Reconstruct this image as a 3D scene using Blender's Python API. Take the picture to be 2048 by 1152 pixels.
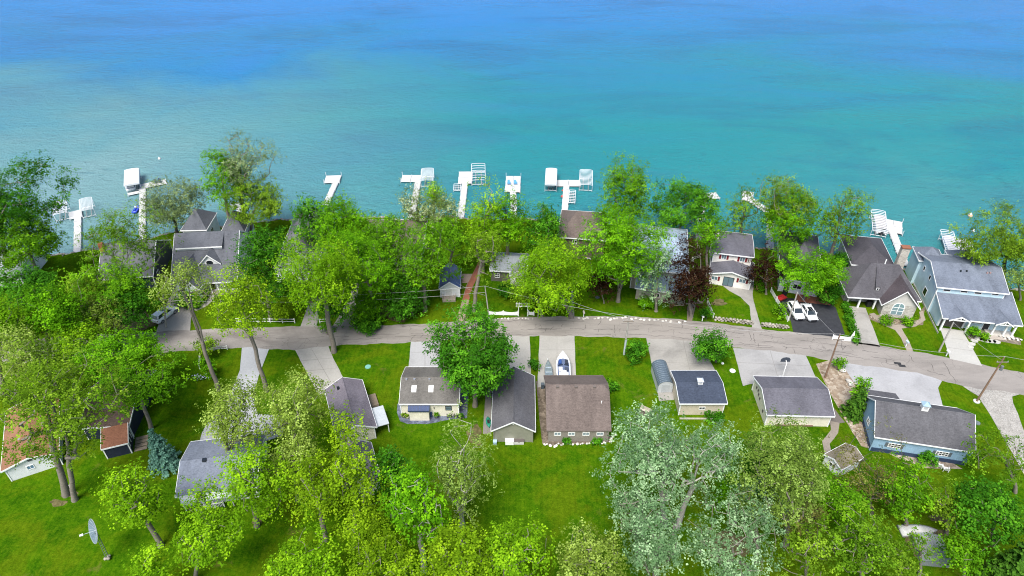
import bpy, math, random
import numpy as np
from mathutils import Matrix, Vector

for o in list(bpy.data.objects): bpy.data.objects.remove(o)
SC = bpy.context.scene
COL = SC.collection
R = math.radians
# ---------------------------------------------------------------- camera, sky, sun, exposure
CAMH = 80.0; PITCH = 36.8; FPX = 1365.0
cam_d = bpy.data.cameras.new('camera'); cam_d.sensor_width = 36; cam_d.lens = 36*FPX/2048
cam_d.clip_start = 0.5; cam_d.clip_end = 20000
cam = bpy.data.objects.new('camera', cam_d); COL.objects.link(cam)
cam.location = (0, 0, CAMH); cam.rotation_euler = (R(90-PITCH), 0, 0)
SC.camera = cam
SUN_EL, SUN_AZ = 60.0, 202.0          # azimuth clockwise from +Y (sun high, behind and left of the camera)
w = bpy.data.worlds.new('World'); SC.world = w; w.use_nodes = True
nt = w.node_tree; nt.nodes.clear()
sky = nt.nodes.new('ShaderNodeTexSky'); sky.sky_type = 'NISHITA'; sky.sun_disc = False
sky.sun_elevation = R(SUN_EL); sky.sun_rotation = R(SUN_AZ); sky.air_density = 1.0; sky.dust_density = 2.0
bg = nt.nodes.new('ShaderNodeBackground'); bg.inputs[1].default_value = 0.122
ow = nt.nodes.new('ShaderNodeOutputWorld')
nt.links.new(sky.outputs[0], bg.inputs[0]); nt.links.new(bg.outputs[0], ow.inputs[0])
sl = bpy.data.lights.new('sun', 'SUN'); sl.energy = 3.6; sl.angle = R(30); sl.color = (1, .965, .90)
sun = bpy.data.objects.new('sun', sl); COL.objects.link(sun)
sd = Vector((math.sin(R(SUN_AZ))*math.cos(R(SUN_EL)), math.cos(R(SUN_AZ))*math.cos(R(SUN_EL)), math.sin(R(SUN_EL))))
sun.rotation_euler = (-sd).to_track_quat('-Z', 'Y').to_euler(); sun.location = sd*300
SC.view_settings.view_transform = 'Standard'; SC.view_settings.look = 'None'
SC.view_settings.gamma = 1; SC.view_settings.use_curve_mapping = False
SC.view_settings.exposure = 0.9
SC.render.filter_size = 1.1
try: SC.cycles.filter_width = 1.1
except Exception: pass
SC.render.resolution_x = 1024; SC.render.resolution_y = 576

# ---------------------------------------------------------------- pixel -> place (a direction, cut with the ground or a known height)
CP, SP = math.cos(R(PITCH)), math.sin(R(PITCH))
CAMV = Vector((0, 0, CAMH))
def ray(px, py):
    u = (px-1024)/FPX; v = (py-576)/FPX
    return Vector((u, CP - v*SP, -SP - v*CP))
def G(px, py, z=0.0):
    r = ray(px, py); t = (z-CAMH)/r.z
    return Vector((r.x*t, r.y*t, z))
def zat(px, py, Y):                     # height at which the pixel's ray crosses the upright plane y = Y
    r = ray(px, py); return CAMH + r.z*Y/r.y
def XatY(px, py, Y):
    r = ray(px, py); return r.x*Y/r.y
def depth_of(p):
    q = Vector(p)-CAMV; return q.y*CP - q.z*SP
def ppm(p): return FPX/depth_of(p)      # pixels (of 2048) per metre there
WATER_Z = -0.8

# ---------------------------------------------------------------- objects
def tag(o, label=None, cat=None, group=None, kind=None):
    if label: o['label'] = label
    if cat: o['category'] = cat
    if group: o['group'] = group
    if kind: o['kind'] = kind
    return o
def empty(name, loc=(0,0,0), rz=0.0, label=None, cat=None, group=None):
    o = bpy.data.objects.new(name, None); COL.objects.link(o)
    o.location = loc; o.rotation_euler = (0, 0, rz); o.empty_display_size = .3
    return tag(o, label, cat, group)
def frame_of(o): return Matrix.LocRotScale(o.location, o.rotation_euler, o.scale)

class MB:
    def __init__(s): s.v = []; s.f = []
    def add(s, vs, fs):
        n = len(s.v); s.v += [tuple(p) for p in vs]; s.f += [tuple(i+n for i in f) for f in fs]; return s
    def box(s, x0, y0, z0, x1, y1, z1):
        return s.add([(x0,y0,z0),(x1,y0,z0),(x1,y1,z0),(x0,y1,z0),(x0,y0,z1),(x1,y0,z1),(x1,y1,z1),(x0,y1,z1)],
                     [(0,3,2,1),(4,5,6,7),(0,1,5,4),(1,2,6,5),(2,3,7,6),(3,0,4,7)])
    def cbox(s, c, sx, sy, sz, rz=0.0):                 # box standing on c
        ca, sa = math.cos(rz), math.sin(rz); vs = []
        for z in (0, sz):
            for x, y in ((-.5,-.5),(.5,-.5),(.5,.5),(-.5,.5)):
                X, Y = x*sx, y*sy; vs.append((c[0]+X*ca-Y*sa, c[1]+X*sa+Y*ca, c[2]+z))
        return s.add(vs, [(0,3,2,1),(4,5,6,7),(0,1,5,4),(1,2,6,5),(2,3,7,6),(3,0,4,7)])
    def prism(s, poly, axis, a, b):                      # poly in the other two axes, pulled from a to b along axis
        n = len(poly)
        def mk(p, t):
            if axis == 'x': return (t, p[0], p[1])
            if axis == 'y': return (p[0], t, p[1])
            return (p[0], p[1], t)
        vs = [mk(p, a) for p in poly]+[mk(p, b) for p in poly]
        fs = [tuple(range(n)), tuple(range(2*n-1, n-1, -1))]
        for i in range(n):
            j = (i+1) % n; fs.append((i, i+n, j+n, j))
        return s.add(vs, fs)
    def tube(s, pts, rs, n=6, cap=True):
        pts = [Vector(p) for p in pts]; m = len(pts)
        if not hasattr(rs, '__len__'): rs = [rs]*m
        vs = []; fs = []
        for i, p in enumerate(pts):
            d = (pts[min(i+1, m-1)]-pts[max(i-1, 0)])
            if d.length < 1e-6: d = Vector((0,0,1))
            d.normalize(); a = d.cross(Vector((0,0,1)) if abs(d.z) < .9 else Vector((1,0,0))).normalized(); b = d.cross(a)
            for k in range(n):
                t = 2*math.pi*k/n; vs.append(p+(a*math.cos(t)+b*math.sin(t))*rs[i])
        for i in range(m-1):
            for k in range(n):
                k2 = (k+1) % n; fs.append((i*n+k, i*n+k2, (i+1)*n+k2, (i+1)*n+k))
        if cap: fs += [tuple(range(n-1, -1, -1)), tuple(range((m-1)*n, m*n))]
        return s.add(vs, fs)
    def loft(s, rings, closed=True, cap=True):
        n = len(rings[0]); vs = [p for r in rings for p in r]; fs = []
        for i in range(len(rings)-1):
            for k in range(n if closed else n-1):
                k2 = (k+1) % n; fs.append((i*n+k, i*n+k2, (i+1)*n+k2, (i+1)*n+k))
        if cap: fs += [tuple(range(n-1, -1, -1)), tuple(range((len(rings)-1)*n, len(rings)*n))]
        return s.add(vs, fs)
    def blob(s, c, rx, ry, rz, seed=0, n=7, m=4, j=.18):
        rg = random.Random(seed); rings = []
        for i in range(m+1):
            t = math.pi*(.06+.88*i/m)
            rings.append([(c[0]+rx*math.sin(t)*math.cos(2*math.pi*k/n)*(1+rg.uniform(-j, j)), c[1]+ry*math.sin(t)*math.sin(2*math.pi*k/n)*(1+rg.uniform(-j, j)), c[2]-rz*math.cos(t)*(1+rg.uniform(-j, j)*.5)) for k in range(n)])
        return s.loft(rings)
    def xf(s, M):
        s.v = [tuple(M @ Vector(p)) for p in s.v]; return s
    def build(s, name, mat, parent=None, smooth=False, label=None):
        me = bpy.data.meshes.new(name); me.from_pydata(s.v, [], s.f); me.update()
        if mat: me.materials.append(mat)
        if smooth: me.shade_smooth()
        o = bpy.data.objects.new(name, me); COL.objects.link(o)
        if parent: o.parent = parent
        if label: o['label'] = label
        return o
def link_mesh(name, me, parent=None, loc=(0,0,0), rz=0):
    o = bpy.data.objects.new(name, me); COL.objects.link(o); o.location = loc; o.rotation_euler = (0,0,rz)
    if parent: o.parent = parent
    return o

# ---------------------------------------------------------------- materials
def srgb(r, g, b):
    f = lambda c: (c/255/12.92 if c/255 <= .04045 else ((c/255+.055)/1.055)**2.4)
    return (f(r), f(g), f(b))
class NT:
    def __init__(s, name, rough=.8, spec=.3):
        s.m = bpy.data.materials.new(name); s.m.use_nodes = True; s.t = s.m.node_tree
        s.b = s.t.nodes['Principled BSDF']; s.b.inputs['Roughness'].default_value = rough
        s.b.inputs['Specular IOR Level'].default_value = spec
        s.tc = s.n('ShaderNodeTexCoord')
    def n(s, t, **k):
        nd = s.t.nodes.new(t)
        for a, v in k.items(): setattr(nd, a, v)
        return nd
    def l(s, a, b): s.t.links.new(a, b)
    def coord(s, world=False, scale=(1,1,1), rot=(0,0,0)):
        mp = s.n('ShaderNodeMapping'); mp.inputs['Scale'].default_value = scale; mp.inputs['Rotation'].default_value = rot
        if world: s.l(s.n('ShaderNodeNewGeometry').outputs['Position'], mp.inputs[0])
        else: s.l(s.tc.outputs['Object'], mp.inputs[0])
        return mp.outputs[0]
    def noise(s, vec, scale, detail=4, rough=.6, dist=0):
        nd = s.n('ShaderNodeTexNoise'); nd.inputs['Scale'].default_value = scale; nd.inputs['Detail'].default_value = detail
        nd.inputs['Roughness'].default_value = rough; nd.inputs['Distortion'].default_value = dist
        s.l(vec, nd.inputs['Vector']); return nd.outputs['Fac']
    def ramp(s, fac, stops, interp='LINEAR'):
        nd = s.n('ShaderNodeValToRGB'); cr = nd.color_ramp; cr.interpolation = interp
        while len(cr.elements) < len(stops): cr.elements.new(.5)
        for e, (p, c) in zip(cr.elements, stops): e.position = p; e.color = (c[0], c[1], c[2], 1) if hasattr(c, '__len__') else (c, c, c, 1)
        s.l(fac, nd.inputs[0]); return nd.outputs[0]
    def mix(s, f, a, b, blend='MIX'):
        nd = s.n('ShaderNodeMix', data_type='RGBA', blend_type=blend)
        for sock, v in ((nd.inputs[0], f), (nd.inputs[6], a), (nd.inputs[7], b)):
            if hasattr(v, 'is_output'): s.l(v, sock)
            elif hasattr(v, '__len__'): sock.default_value = (v[0], v[1], v[2], 1)
            else: sock.default_value = v
        return nd.outputs[2]
    def math(s, op, a, b=0.0):
        nd = s.n('ShaderNodeMath', operation=op)
        for sock, v in ((nd.inputs[0], a), (nd.inputs[1], b)):
            if hasattr(v, 'is_output'): s.l(v, sock)
            else: sock.default_value = v
        return nd.outputs[0]
    def color(s, c):
        if hasattr(c, 'is_output'): s.l(c, s.b.inputs['Base Color'])
        else: s.b.inputs['Base Color'].default_value = (c[0], c[1], c[2], 1)
        return s
    def bump(s, h, strength=.3, dist=.05):
        b = s.n('ShaderNodeBump'); b.inputs['Strength'].default_value = strength; b.inputs['Distance'].default_value = dist
        s.l(h, b.inputs['Height']); s.l(b.outputs[0], s.b.inputs['Normal']); return s
_mc = {}
def cached(f):
    def g(*a):
        k = (f.__name__,)+a
        if k not in _mc: _mc[k] = f(*a)
        return _mc[k]
    return g
def sc(c, k): return tuple(min(1, x*k) for x in c)
@cached
def paint(c, rough=.55, vary=.10, spec=.3):
    t = NT('paint', rough, spec); v = t.coord(True)
    n1 = t.noise(v, 1.3, 4); n2 = t.noise(v, 14, 3)
    f = t.math('ADD', t.math('MULTIPLY', n1, .7), t.math('MULTIPLY', n2, .3))
    t.color(t.ramp(f, [(.3, sc(c, 1-vary*1.6)), (.7, sc(c, 1+vary*.5))])); return t.m
@cached
def siding(c, vertical=0, step=.16):
    t = NT('siding', .6); v = t.coord(False)
    wv = t.n('ShaderNodeTexWave', wave_type='BANDS', bands_direction='X' if vertical else 'Z', wave_profile='SAW')
    wv.inputs['Scale'].default_value = 2*math.pi/step/20*3.1/3.14; t.l(v, wv.inputs['Vector'])
    n1 = t.noise(t.coord(True), .8, 4); 
    c1 = t.ramp(n1, [(.3, sc(c, .84)), (.7, sc(c, 1.05))])
    t.color(t.mix(t.math('MULTIPLY', wv.outputs['Fac'], .16), c1, sc(c, .55)))
    t.bump(wv.outputs['Fac'], .35, .03); return t.m
@cached
def shingle(c, c2=None, stain=.18):
    c2 = c2 or sc(c, .62)
    t = NT('shingle', .9, .15); v = t.coord(False)
    br = t.n('ShaderNodeTexBrick'); br.offset = .5; br.inputs['Scale'].default_value = 1.0
    br.inputs['Brick Width'].default_value = .42; br.inputs['Row Height'].default_value = .19; br.inputs['Mortar Size'].default_value = .012
    br.inputs['Color1'].default_value = (*c, 1); br.inputs['Color2'].default_value = (*c2, 1); br.inputs['Mortar'].default_value = (*sc(c, .3), 1)
    br.inputs['Bias'].default_value = -.1
    t.l(v, br.inputs['Vector'])
    fine = t.noise(v, 5.5, 5, .75); big = t.noise(t.coord(True, (1, .35, .35)), .5, 4)
    coarse = t.noise(t.coord(False, (1.0, 1.6, 1.6)), 2.6, 4, .8)
    a = t.mix(.5, br.outputs['Color'], t.ramp(fine, [(.34, sc(c2, .5)), (.5, c), (.66, sc(c, 1.5))]))
    a = t.mix(.35, a, t.ramp(coarse, [(.36, sc(c2, .55)), (.5, c), (.64, sc(c, 1.5))]))
    t.color(t.mix(stain*1.6, a, t.ramp(big, [(.35, sc(c, .35)), (.65, sc(c, 1.3))])))
    t.bump(fine, .5, .03); return t.m
@cached
def metalroof(c, axis='x'):
    t = NT('metal_roof', .38, .5); v = t.coord(False)
    wv = t.n('ShaderNodeTexWave', wave_type='BANDS', bands_direction=axis.upper()); wv.inputs['Scale'].default_value = .75
    t.l(v, wv.inputs['Vector']); r = t.ramp(wv.outputs['Fac'], [(.8, 0.), (.95, 1.)])
    t.color(t.mix(r, t.ramp(t.noise(v, .8), [(.3, sc(c, .8)), (.7, sc(c, 1.15))]), sc(c, 1.6))); t.bump(r, .6, .05); return t.m
@cached
def concrete(c, stain=.25, sc_=1.0):
    c = sc(c, .74)
    t = NT('concrete', .9, .2); v = t.coord(True)
    n1 = t.noise(v, .22*sc_, 5, .62, .4); n2 = t.noise(v, 3.2, 5, .7); n3 = t.noise(v, .9*sc_, 6, .7, .6)
    a = t.ramp(n1, [(.3, sc(c, 1-stain)), (.55, c), (.75, sc(c, 1.08))])
    a = t.mix(.35, a, t.ramp(n2, [(.3, sc(c, .72)), (.65, sc(c, 1.12))]))
    st = t.ramp(n3, [(.60, 0.), (.72, 1.)])
    t.color(t.mix(t.math('MULTIPLY', st, stain), a, sc(c, .45))); t.bump(n2, .2, .02); return t.m
@cached
def gravel(c, c2, s=5.0):
    t = NT('gravel', .95, .1); v = t.coord(True)
    vo = t.n('ShaderNodeTexVoronoi'); vo.inputs['Scale'].default_value = s; t.l(v, vo.inputs['Vector'])
    cc = t.ramp(vo.outputs['Color'], [(.1, sc(c2, .6)), (.45, c2), (.7, c), (.95, sc(c, 1.3))])
    t.color(t.mix(.4, cc, t.ramp(t.noise(v, .6, 5, .7), [(.35, sc(c2, .6)), (.65, c)]))); t.bump(vo.outputs['Distance'], .8, .08); return t.m
@cached
def glass(c=(.02, .03, .04), rough=.08):
    t = NT('window_glass', rough, .6); t.color(c); return t.m
@cached
def gloss(c, rough=.25):
    t = NT('gloss', rough, .5); t.color(c); t.b.inputs['Coat Weight'].default_value = .3; return t.m
@cached
def metal(c, rough=.4):
    t = NT('metal', rough, .5); t.b.inputs['Metallic'].default_value = .75
    t.color(t.ramp(t.noise(t.coord(True), 3), [(.3, sc(c, .8)), (.7, c)])); return t.m
@cached
def wood(c, s=1.0):
    t = NT('wood', .85, .15); v = t.coord(True, (1, 1, 1))
    n = t.noise(v, 1.8*s, 6, .7, 1.0); n2 = t.noise(v, 9*s, 4, .7)
    t.color(t.mix(.4, t.ramp(n, [(.3, sc(c, .6)), (.7, sc(c, 1.15))]), t.ramp(n2, [(.3, sc(c, .5)), (.7, sc(c, 1.3))]))); t.bump(n2, .4, .03); return t.m
@cached
def stonewall(c, c2):
    t = NT('stone_veneer', .9, .15); v = t.coord(False)
    n = t.noise(v, 3.0, 5, .8); vo = t.n('ShaderNodeTexVoronoi'); vo.inputs['Scale'].default_value = 2.6
    mp = t.coord(False, (1, 1, 2.4)); t.l(mp, vo.inputs['Vector'])
    t.color(t.mix(.45, t.ramp(vo.outputs['Color'], [(.15, c2), (.5, c), (.9, sc(c, 1.25))]), t.ramp(n, [(.35, sc(c2, .7)), (.65, sc(c, 1.15))])))
    t.bump(vo.outputs['Distance'], .6, .05); return t.m
WHITE = paint((.78, .78, .77), .5, .06)
TRIM = paint((.74, .75, .76), .5, .05)
DARKG = glass((.012, .016, .02), .1)
SKYG = glass((.10, .15, .18), .08)
# ---------------------------------------------------------------- ground, lake, road, drives
def struct(o): o['kind'] = 'structure'; return o
shore_px = [(-400,600),(-150,560),(0,533),(110,513),(150,506),(320,474),(400,458),(440,452),(570,441),(700,436),(850,436),(1000,437),(1130,444),(1250,455),(1330,468),(1400,480),(1500,495),(1560,500),(1640,508),(1700,517),(1780,531),(1850,545),(1950,563),(2048,583),(2300,640),(2600,700)]
sh = [G(x, y, WATER_Z) for x, y in shore_px]
SHX = np.array([p.x for p in sh]); SHY = np.array([p.y for p in sh])
def shore_y(x): return float(np.interp(x, SHX, SHY)) + .5*math.sin(x*.31)+.35*math.sin(x*.83+1)+.2*math.sin(x*2.1)
def lawn_mat():
    t = NT('lawn', 1.0, .0); v = t.coord(True)
    big = t.noise(v, .055, 5, .62, .5); mid = t.noise(v, .35, 5, .66, .3); fine = t.noise(v, 4.5, 4, .75); yel = t.noise(v, .10, 5, .68, .8)
    mow = t.n('ShaderNodeTexWave', wave_type='BANDS', bands_direction='X'); mow.inputs['Scale'].default_value = .42; mow.inputs['Distortion'].default_value = 2.5
    mow.inputs['Detail'].default_value = 2; mow.inputs['Detail Scale'].default_value = .3; t.l(t.coord(True, (1, .12, 1), (0, 0, R(9))), mow.inputs['Vector'])
    g = t.ramp(big, [(.42, (0.0107, 0.0511, 0.0010)), (.48, (0.0269, 0.0959, 0.0010)), (.56, (0.0556, 0.1325, 0.0020))])
    g = t.mix(.55, g, t.ramp(mid, [(.42, (0.0090, 0.0457, 0.0010)), (.50, (0.0304, 0.0959, 0.0010)), (.58, (0.0762, 0.1416, 0.0020))]))
    g = t.mix(t.math('MULTIPLY', t.ramp(yel, [(.47, 0.), (.57, 1.)]), .66), g, (0.1211, 0.1325, 0.0040))
    g = t.mix(.20, g, t.ramp(mow.outputs['Fac'], [(.3, (0.0107, 0.0549, 0.0010)), (.7, (0.0538, 0.1371, 0.0020))]))
    g = t.mix(.36, g, t.ramp(t.noise(v, 1.1, 5, .78), [(.38, (0.0054, 0.0293, 0.0010)), (.5, (0.0323, 0.0914, 0.0020)), (.62, (0.1076, 0.1690, 0.0060))]))
    g = t.mix(.30, g, t.ramp(fine, [(.36, (0.0035, 0.0219, 0.0010)), (.5, (0.0304, 0.0868, 0.0020)), (.64, (0.1031, 0.1645, 0.0060))]))
    soil = t.ramp(t.noise(v, .16, 6, .72, 1.0), [(.61, 0.), (.69, 1.)])
    g = t.mix(t.math('MULTIPLY', soil, .5), g, (0.1211, 0.1005, 0.0280))
    t.color(g); t.bump(fine, .6, .08); return t.m
xs = np.unique(np.concatenate([np.linspace(-900, -160, 12), np.arange(-160, 160.1, 1.25), np.linspace(160, 900, 12)]))
offs = [(-700, 0), (-100, 0), (-30, 0), (-6, 0), (-2.2, -.02), (-1.2, -.18), (-.35, -.55), (.35, -.95), (1.5, -1.3), (8, -2.0), (30, -3.5), (400, -6)]
gv = []; gf = []
for i, x in enumerate(xs):
    ys = shore_y(float(x))
    for d, z in offs: gv.append((float(x), ys+d, z))
m = len(offs)
for i in range(len(xs)-1):
    for k in range(m-1): gf.append((i*m+k, (i+1)*m+k, (i+1)*m+k+1, i*m+k+1))
b = MB(); b.v = gv; b.f = gf
ground = struct(b.build('ground', lawn_mat(), smooth=True))
# rubble strip along the shore, stones one cannot count
rng = random.Random(5)
b = MB()
for i in range(1500):
    x = rng.uniform(-125, 125); y = shore_y(x)+rng.gauss(-.5, .45)
    s = rng.uniform(.12, .34); z = -.45 - (y-shore_y(x)+.5)*.45
    b.blob((x, y, z), s*rng.uniform(.8, 1.4), s, s*.7, i, 5, 3)
o = b.build('shore_stones', gravel((.30, .28, .25), (.17, .16, .14), 2.0)); tag(o, 'grey rubble stones lining the edge of the lake', 'stones', None, 'stuff')

def lake_mat():
    t = NT('lake_water', .10, .24); t.b.inputs['IOR'].default_value = 1.33
    pos = t.n('ShaderNodeNewGeometry').outputs['Position']; sx = t.n('ShaderNodeSeparateXYZ'); t.l(pos, sx.inputs[0])
    wob = t.noise(t.coord(True, (.55, 1, 1)), .013, 5, .6, .9); wob2 = t.noise(t.coord(True, (.35, 1, 1), (0, 0, R(-6))), .045, 5, .62, .6)
    # distance off the shore: the shelf drops away, further out on the left
    y = t.math('ADD', sx.outputs['Y'], t.math('MULTIPLY', t.math('SUBTRACT', wob, .5), 190))
    y = t.math('ADD', y, t.math('MULTIPLY', sx.outputs['X'], -.06))
    d = t.math('DIVIDE', t.math('SUBTRACT', y, 128), 220)
    depthc = t.ramp(d, [(.0, (0.0259, 0.1906, 0.2108)), (.07, (0.0130, 0.1854, 0.2097)), (.20, (0.0026, 0.1780, 0.2120)), (.38, (0.0020, 0.1673, 0.2450)), (.55, (0.0039, 0.1504, 0.3134)), (.75, (0.0091, 0.1483, 0.3817)), (1., (0.0142, 0.1536, 0.4159))])
    dark_patch = t.ramp(wob2, [(.48, 0.), (.70, 1.)])  # broad dark blue patches from noise, near shore and far out alike
    c = t.mix(t.math('MULTIPLY', dark_patch, .42), depthc, (.002, .072, .175))
    # clouded, silt-pale shallows to the left
    lx = t.math('DIVIDE', t.math('ADD', t.math('MULTIPLY', sx.outputs['X'], -1), t.math('MULTIPLY', t.math('SUBTRACT', wob, .5), 90)), 120)
    near = t.ramp(d, [(.10, 1.), (.62, 0.)])
    silt = t.math('MULTIPLY', t.ramp(lx, [(.02, 0.), (.85, 1.)]), near)
    c = t.mix(t.math('MULTIPLY', silt, .85), c, (.155, .265, .285))
    spots = t.ramp(t.noise(t.coord(True, (.6, 1, 1)), .085, 5, .68, 1.2), [(.60, 0.), (.70, 1.)])
    c = t.mix(t.math('MULTIPLY', t.math('MULTIPLY', spots, t.ramp(d, [(.05, 1.), (.35, 0.)])), .45), c, (.004, .090, .130))
    t.color(c)
    w1 = t.noise(t.coord(True, (.55, 1.15, 1), (0, 0, R(38))), .95, 4, .66, .5); w2 = t.noise(t.coord(True, (.6, 1.2, 1), (0, 0, R(-30))), .30, 4, .6, .5)
    w3 = t.noise(t.coord(True, (.8, 1.4, 1), (0, 0, R(42))), 2.6, 3, .65)
    h = t.math('ADD', t.math('ADD', w1, t.math('MULTIPLY', w2, 1.1)), t.math('MULTIPLY', w3, .6))
    t.l(t.ramp(t.noise(t.coord(True, (.25, 1, 1), (0, 0, R(-8))), .02, 4, .6, .8), [(.35, .06), (.65, .26)]), t.b.inputs['Roughness'])
    t.bump(h, 1.0, .68); return t.m
b = MB(); b.add([(-6000, 20, WATER_Z), (6000, 20, WATER_Z), (6000, 9000, WATER_Z), (-6000, 9000, WATER_Z)], [(0, 1, 2, 3)])
# the sheet starts under the land, so only the part past the shore shows
lake = struct(b.build('lake_water', lake_mat()))

def sheet(name, pts, mat, z, parent=None, px=True):
    P = [G(x, y, 0) for x, y in pts] if px else [Vector((p[0], p[1], 0)) for p in pts]
    # soften: subdivide with small wobble so edges are not ruled lines
    out = []; rg = random.Random(len(pts)*7+int(abs(P[0].x)*10))
    for i, p in enumerate(P):
        q = P[(i+1) % len(P)]; n = max(1, int((q-p).length/1.2)); nx = Vector((-(q-p).y, (q-p).x, 0))
        nx = nx.normalized() if nx.length > 1e-6 else nx
        for k in range(n): out.append(p.lerp(q, k/n)+nx*(rg.uniform(-.05, .05) if k else 0))
    if sum(out[i].x*out[(i+1) % len(out)].y-out[(i+1) % len(out)].x*out[i].y for i in range(len(out))) < 0: out.reverse()
    bb = MB(); n = len(out)
    bb.v = [(p.x, p.y, z) for p in out]+[(p.x, p.y, z-.05) for p in out]
    bb.f = [tuple(range(n))]+[(i, i+n, (i+1) % n+n, (i+1) % n) for i in range(n)]
    return struct(bb.build(name, mat))
north = [(-300,690),(0,682),(150,672),(320,663),(500,655),(650,652),(760,651),(870,647),(1000,636),(1060,634),(1150,633),(1250,633),(1350,638),(1450,648),(1536,660),(1661,672),(1716,684),(1761,692),(1898,715),(1961,729),(2048,746),(2200,785),(2500,870)]
south = [(-300,745),(0,730),(150,716),(320,705),(487,694),(537,698),(590,700),(672,690),(822,685),(862,682),(1024,672),(1149,672),(1291,676),(1394,682),(1464,695),(1536,701),(1611,711),(1681,725),(1768,736),(1848,748),(1886,762),(1936,775),(2048,788),(2200,828),(2500,915)]
NP = [G(*p) for p in north]; SPt = [G(*p) for p in south]
rxs = np.arange(-150, 150, 1.0)
ny = np.interp(rxs, [p.x for p in NP], [p.y for p in NP]); sy = np.interp(rxs, [p.x for p in SPt], [p.y for p in SPt])
def smooth(a, k=5): return np.convolve(np.pad(a, k, mode='edge'), np.ones(2*k+1)/(2*k+1), 'valid')
ny = smooth(ny, 3)+.10*np.sin(rxs*.9)+.08*np.sin(rxs*2.3); sy = smooth(sy, 2)+.12*np.sin(rxs*1.1+2)+.08*np.sin(rxs*2.7)
def road_mat():
    t = NT('worn_asphalt', .9, .2); v = t.coord(True)
    n1 = t.noise(t.coord(True, (.22, 1, 1), (0, 0, R(-4))), .5, 5, .65, .5); n2 = t.noise(v, 6, 4, .8); n3 = t.noise(t.coord(True, (.5, 1, 1)), .16, 5, .65, .6)
    c = (.222, .203, .186)
    a = t.ramp(n1, [(.28, sc(c, .72)), (.5, c), (.7, sc(c, 1.18))])
    a = t.mix(.25, a, t.ramp(n2, [(.3, sc(c, .6)), (.7, sc(c, 1.3))]))
    sx = t.n('ShaderNodeSeparateXYZ'); t.l(v, sx.inputs[0])
    left = t.ramp(t.math('DIVIDE', t.math('ADD', sx.outputs['X'], 60), 60), [(.0, 1.), (.75, .25), (1., .12)])
    dk = t.ramp(n3, [(.44, 0.), (.60, 1.)])
    a = t.mix(t.math('MULTIPLY', t.math('MULTIPLY', dk, left), .62), a, (.075, .060, .055))
    vo = t.n('ShaderNodeTexVoronoi', feature='DISTANCE_TO_EDGE'); vo.inputs['Scale'].default_value = .42
    ds = t.mix(.5, v, t.n('ShaderNodeTexNoise').outputs['Color'])
    nn = t.n('ShaderNodeTexNoise'); nn.inputs['Scale'].default_value = .9; nn.inputs['Detail'].default_value = 4; t.l(v, nn.inputs['Vector'])
    add = t.n('ShaderNodeVectorMath', operation='ADD'); sca = t.n('ShaderNodeVectorMath', operation='SCALE'); sca.inputs['Scale'].default_value = 1.2
    t.l(nn.outputs['Color'], sca.inputs[0]); t.l(v, add.inputs[0]); t.l(sca.outputs[0], add.inputs[1]); t.l(add.outputs[0], vo.inputs['Vector'])
    cr = t.ramp(vo.outputs['Distance'], [(.004, 1.), (.016, 0.)])
    a = t.mix(t.math('MULTIPLY', t.math('MULTIPLY', cr, t.ramp(t.noise(v, .25, 3), [(.48, 0.), (.6, 1.)])), .6), a, sc(c, .35))
    t.color(a); t.bump(n2, .3, .02); return t.m
RZ = .034
b = MB(); n = len(rxs)
b.v = [(float(x), float(y), RZ) for x, y in zip(rxs, sy)]+[(float(x), float(y), RZ) for x, y in zip(rxs, ny)]+[(float(x), float(y)-.08, RZ-.08) for x, y in zip(rxs, sy)]+[(float(x), float(y)+.08, RZ-.08) for x, y in zip(rxs, ny)]
for i in range(n-1): b.f += [(i, i+1, n+i+1, n+i), (2*n+i, 2*n+i+1, i+1, i), (n+i, n+i+1, 3*n+i+1, 3*n+i)]
road = struct(b.build('road', road_mat()))
# tar-filled cracks: long ones along the lane, short ones across
tar = paint((.045, .040, .040), .9, .2)
def strip(name, pts, wd, z, mat, parent):
    vs = []; fs = []
    for i, p in enumerate(pts):
        a = pts[max(0, i-1)]; c = pts[min(len(pts)-1, i+1)]; d = Vector((c[0]-a[0], c[1]-a[1], 0)); nrm = Vector((-d.y, d.x, 0)).normalized()*wd*.5*rng.uniform(.6, 1.4)
        vs += [(p[0]-nrm.x, p[1]-nrm.y, z), (p[0]+nrm.x, p[1]+nrm.y, z)]
    for i in range(len(pts)-1): fs.append((2*i, 2*i+2, 2*i+3, 2*i+1))
    b = MB(); b.v = vs; b.f = fs; return b.build(name, mat, parent)
def rlerp(x, f): i = int(np.clip(x+150, 0, n-1)); return float(sy[i]+(ny[i]-sy[i])*f)
rng = random.Random(11)
zc = RZ+.004
for f, x0, x1 in ((.36, 4, 62), (.62, 20, 66), (.10, -14, 40), (.82, -20, 12), (.22, 40, 75), (.48, -48, -8), (.90, 30, 70), (.30, -30, 4)):
    x = x0
    while x < x1:
        ln = rng.uniform(3, 9); pts = []; ff = f+rng.uniform(-.06, .06); y_off = 0
        for k in range(int(ln/.5)): y_off += rng.gauss(0, .035); pts.append((x+k*.5, rlerp(x+k*.5, ff)+y_off))
        if len(pts) > 2: strip('crack', pts, .06, zc, tar, road)
        x += ln+rng.uniform(.3, 2.5)
    zc += .001
for k in range(32):
    x = rng.uniform(-22, 74); f0 = rng.uniform(0, .6); f1 = f0+rng.uniform(.12, .42); pts = []; dx = 0
    for q in range(9): dx += rng.gauss(0, .09); pts.append((x+dx+q*.05, rlerp(x, f0+(f1-f0)*q/8)))
    strip('crack', pts, .055, zc, tar, road); zc += .0004
CONC = (.40, .385, .36)
DZ = .02
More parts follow.
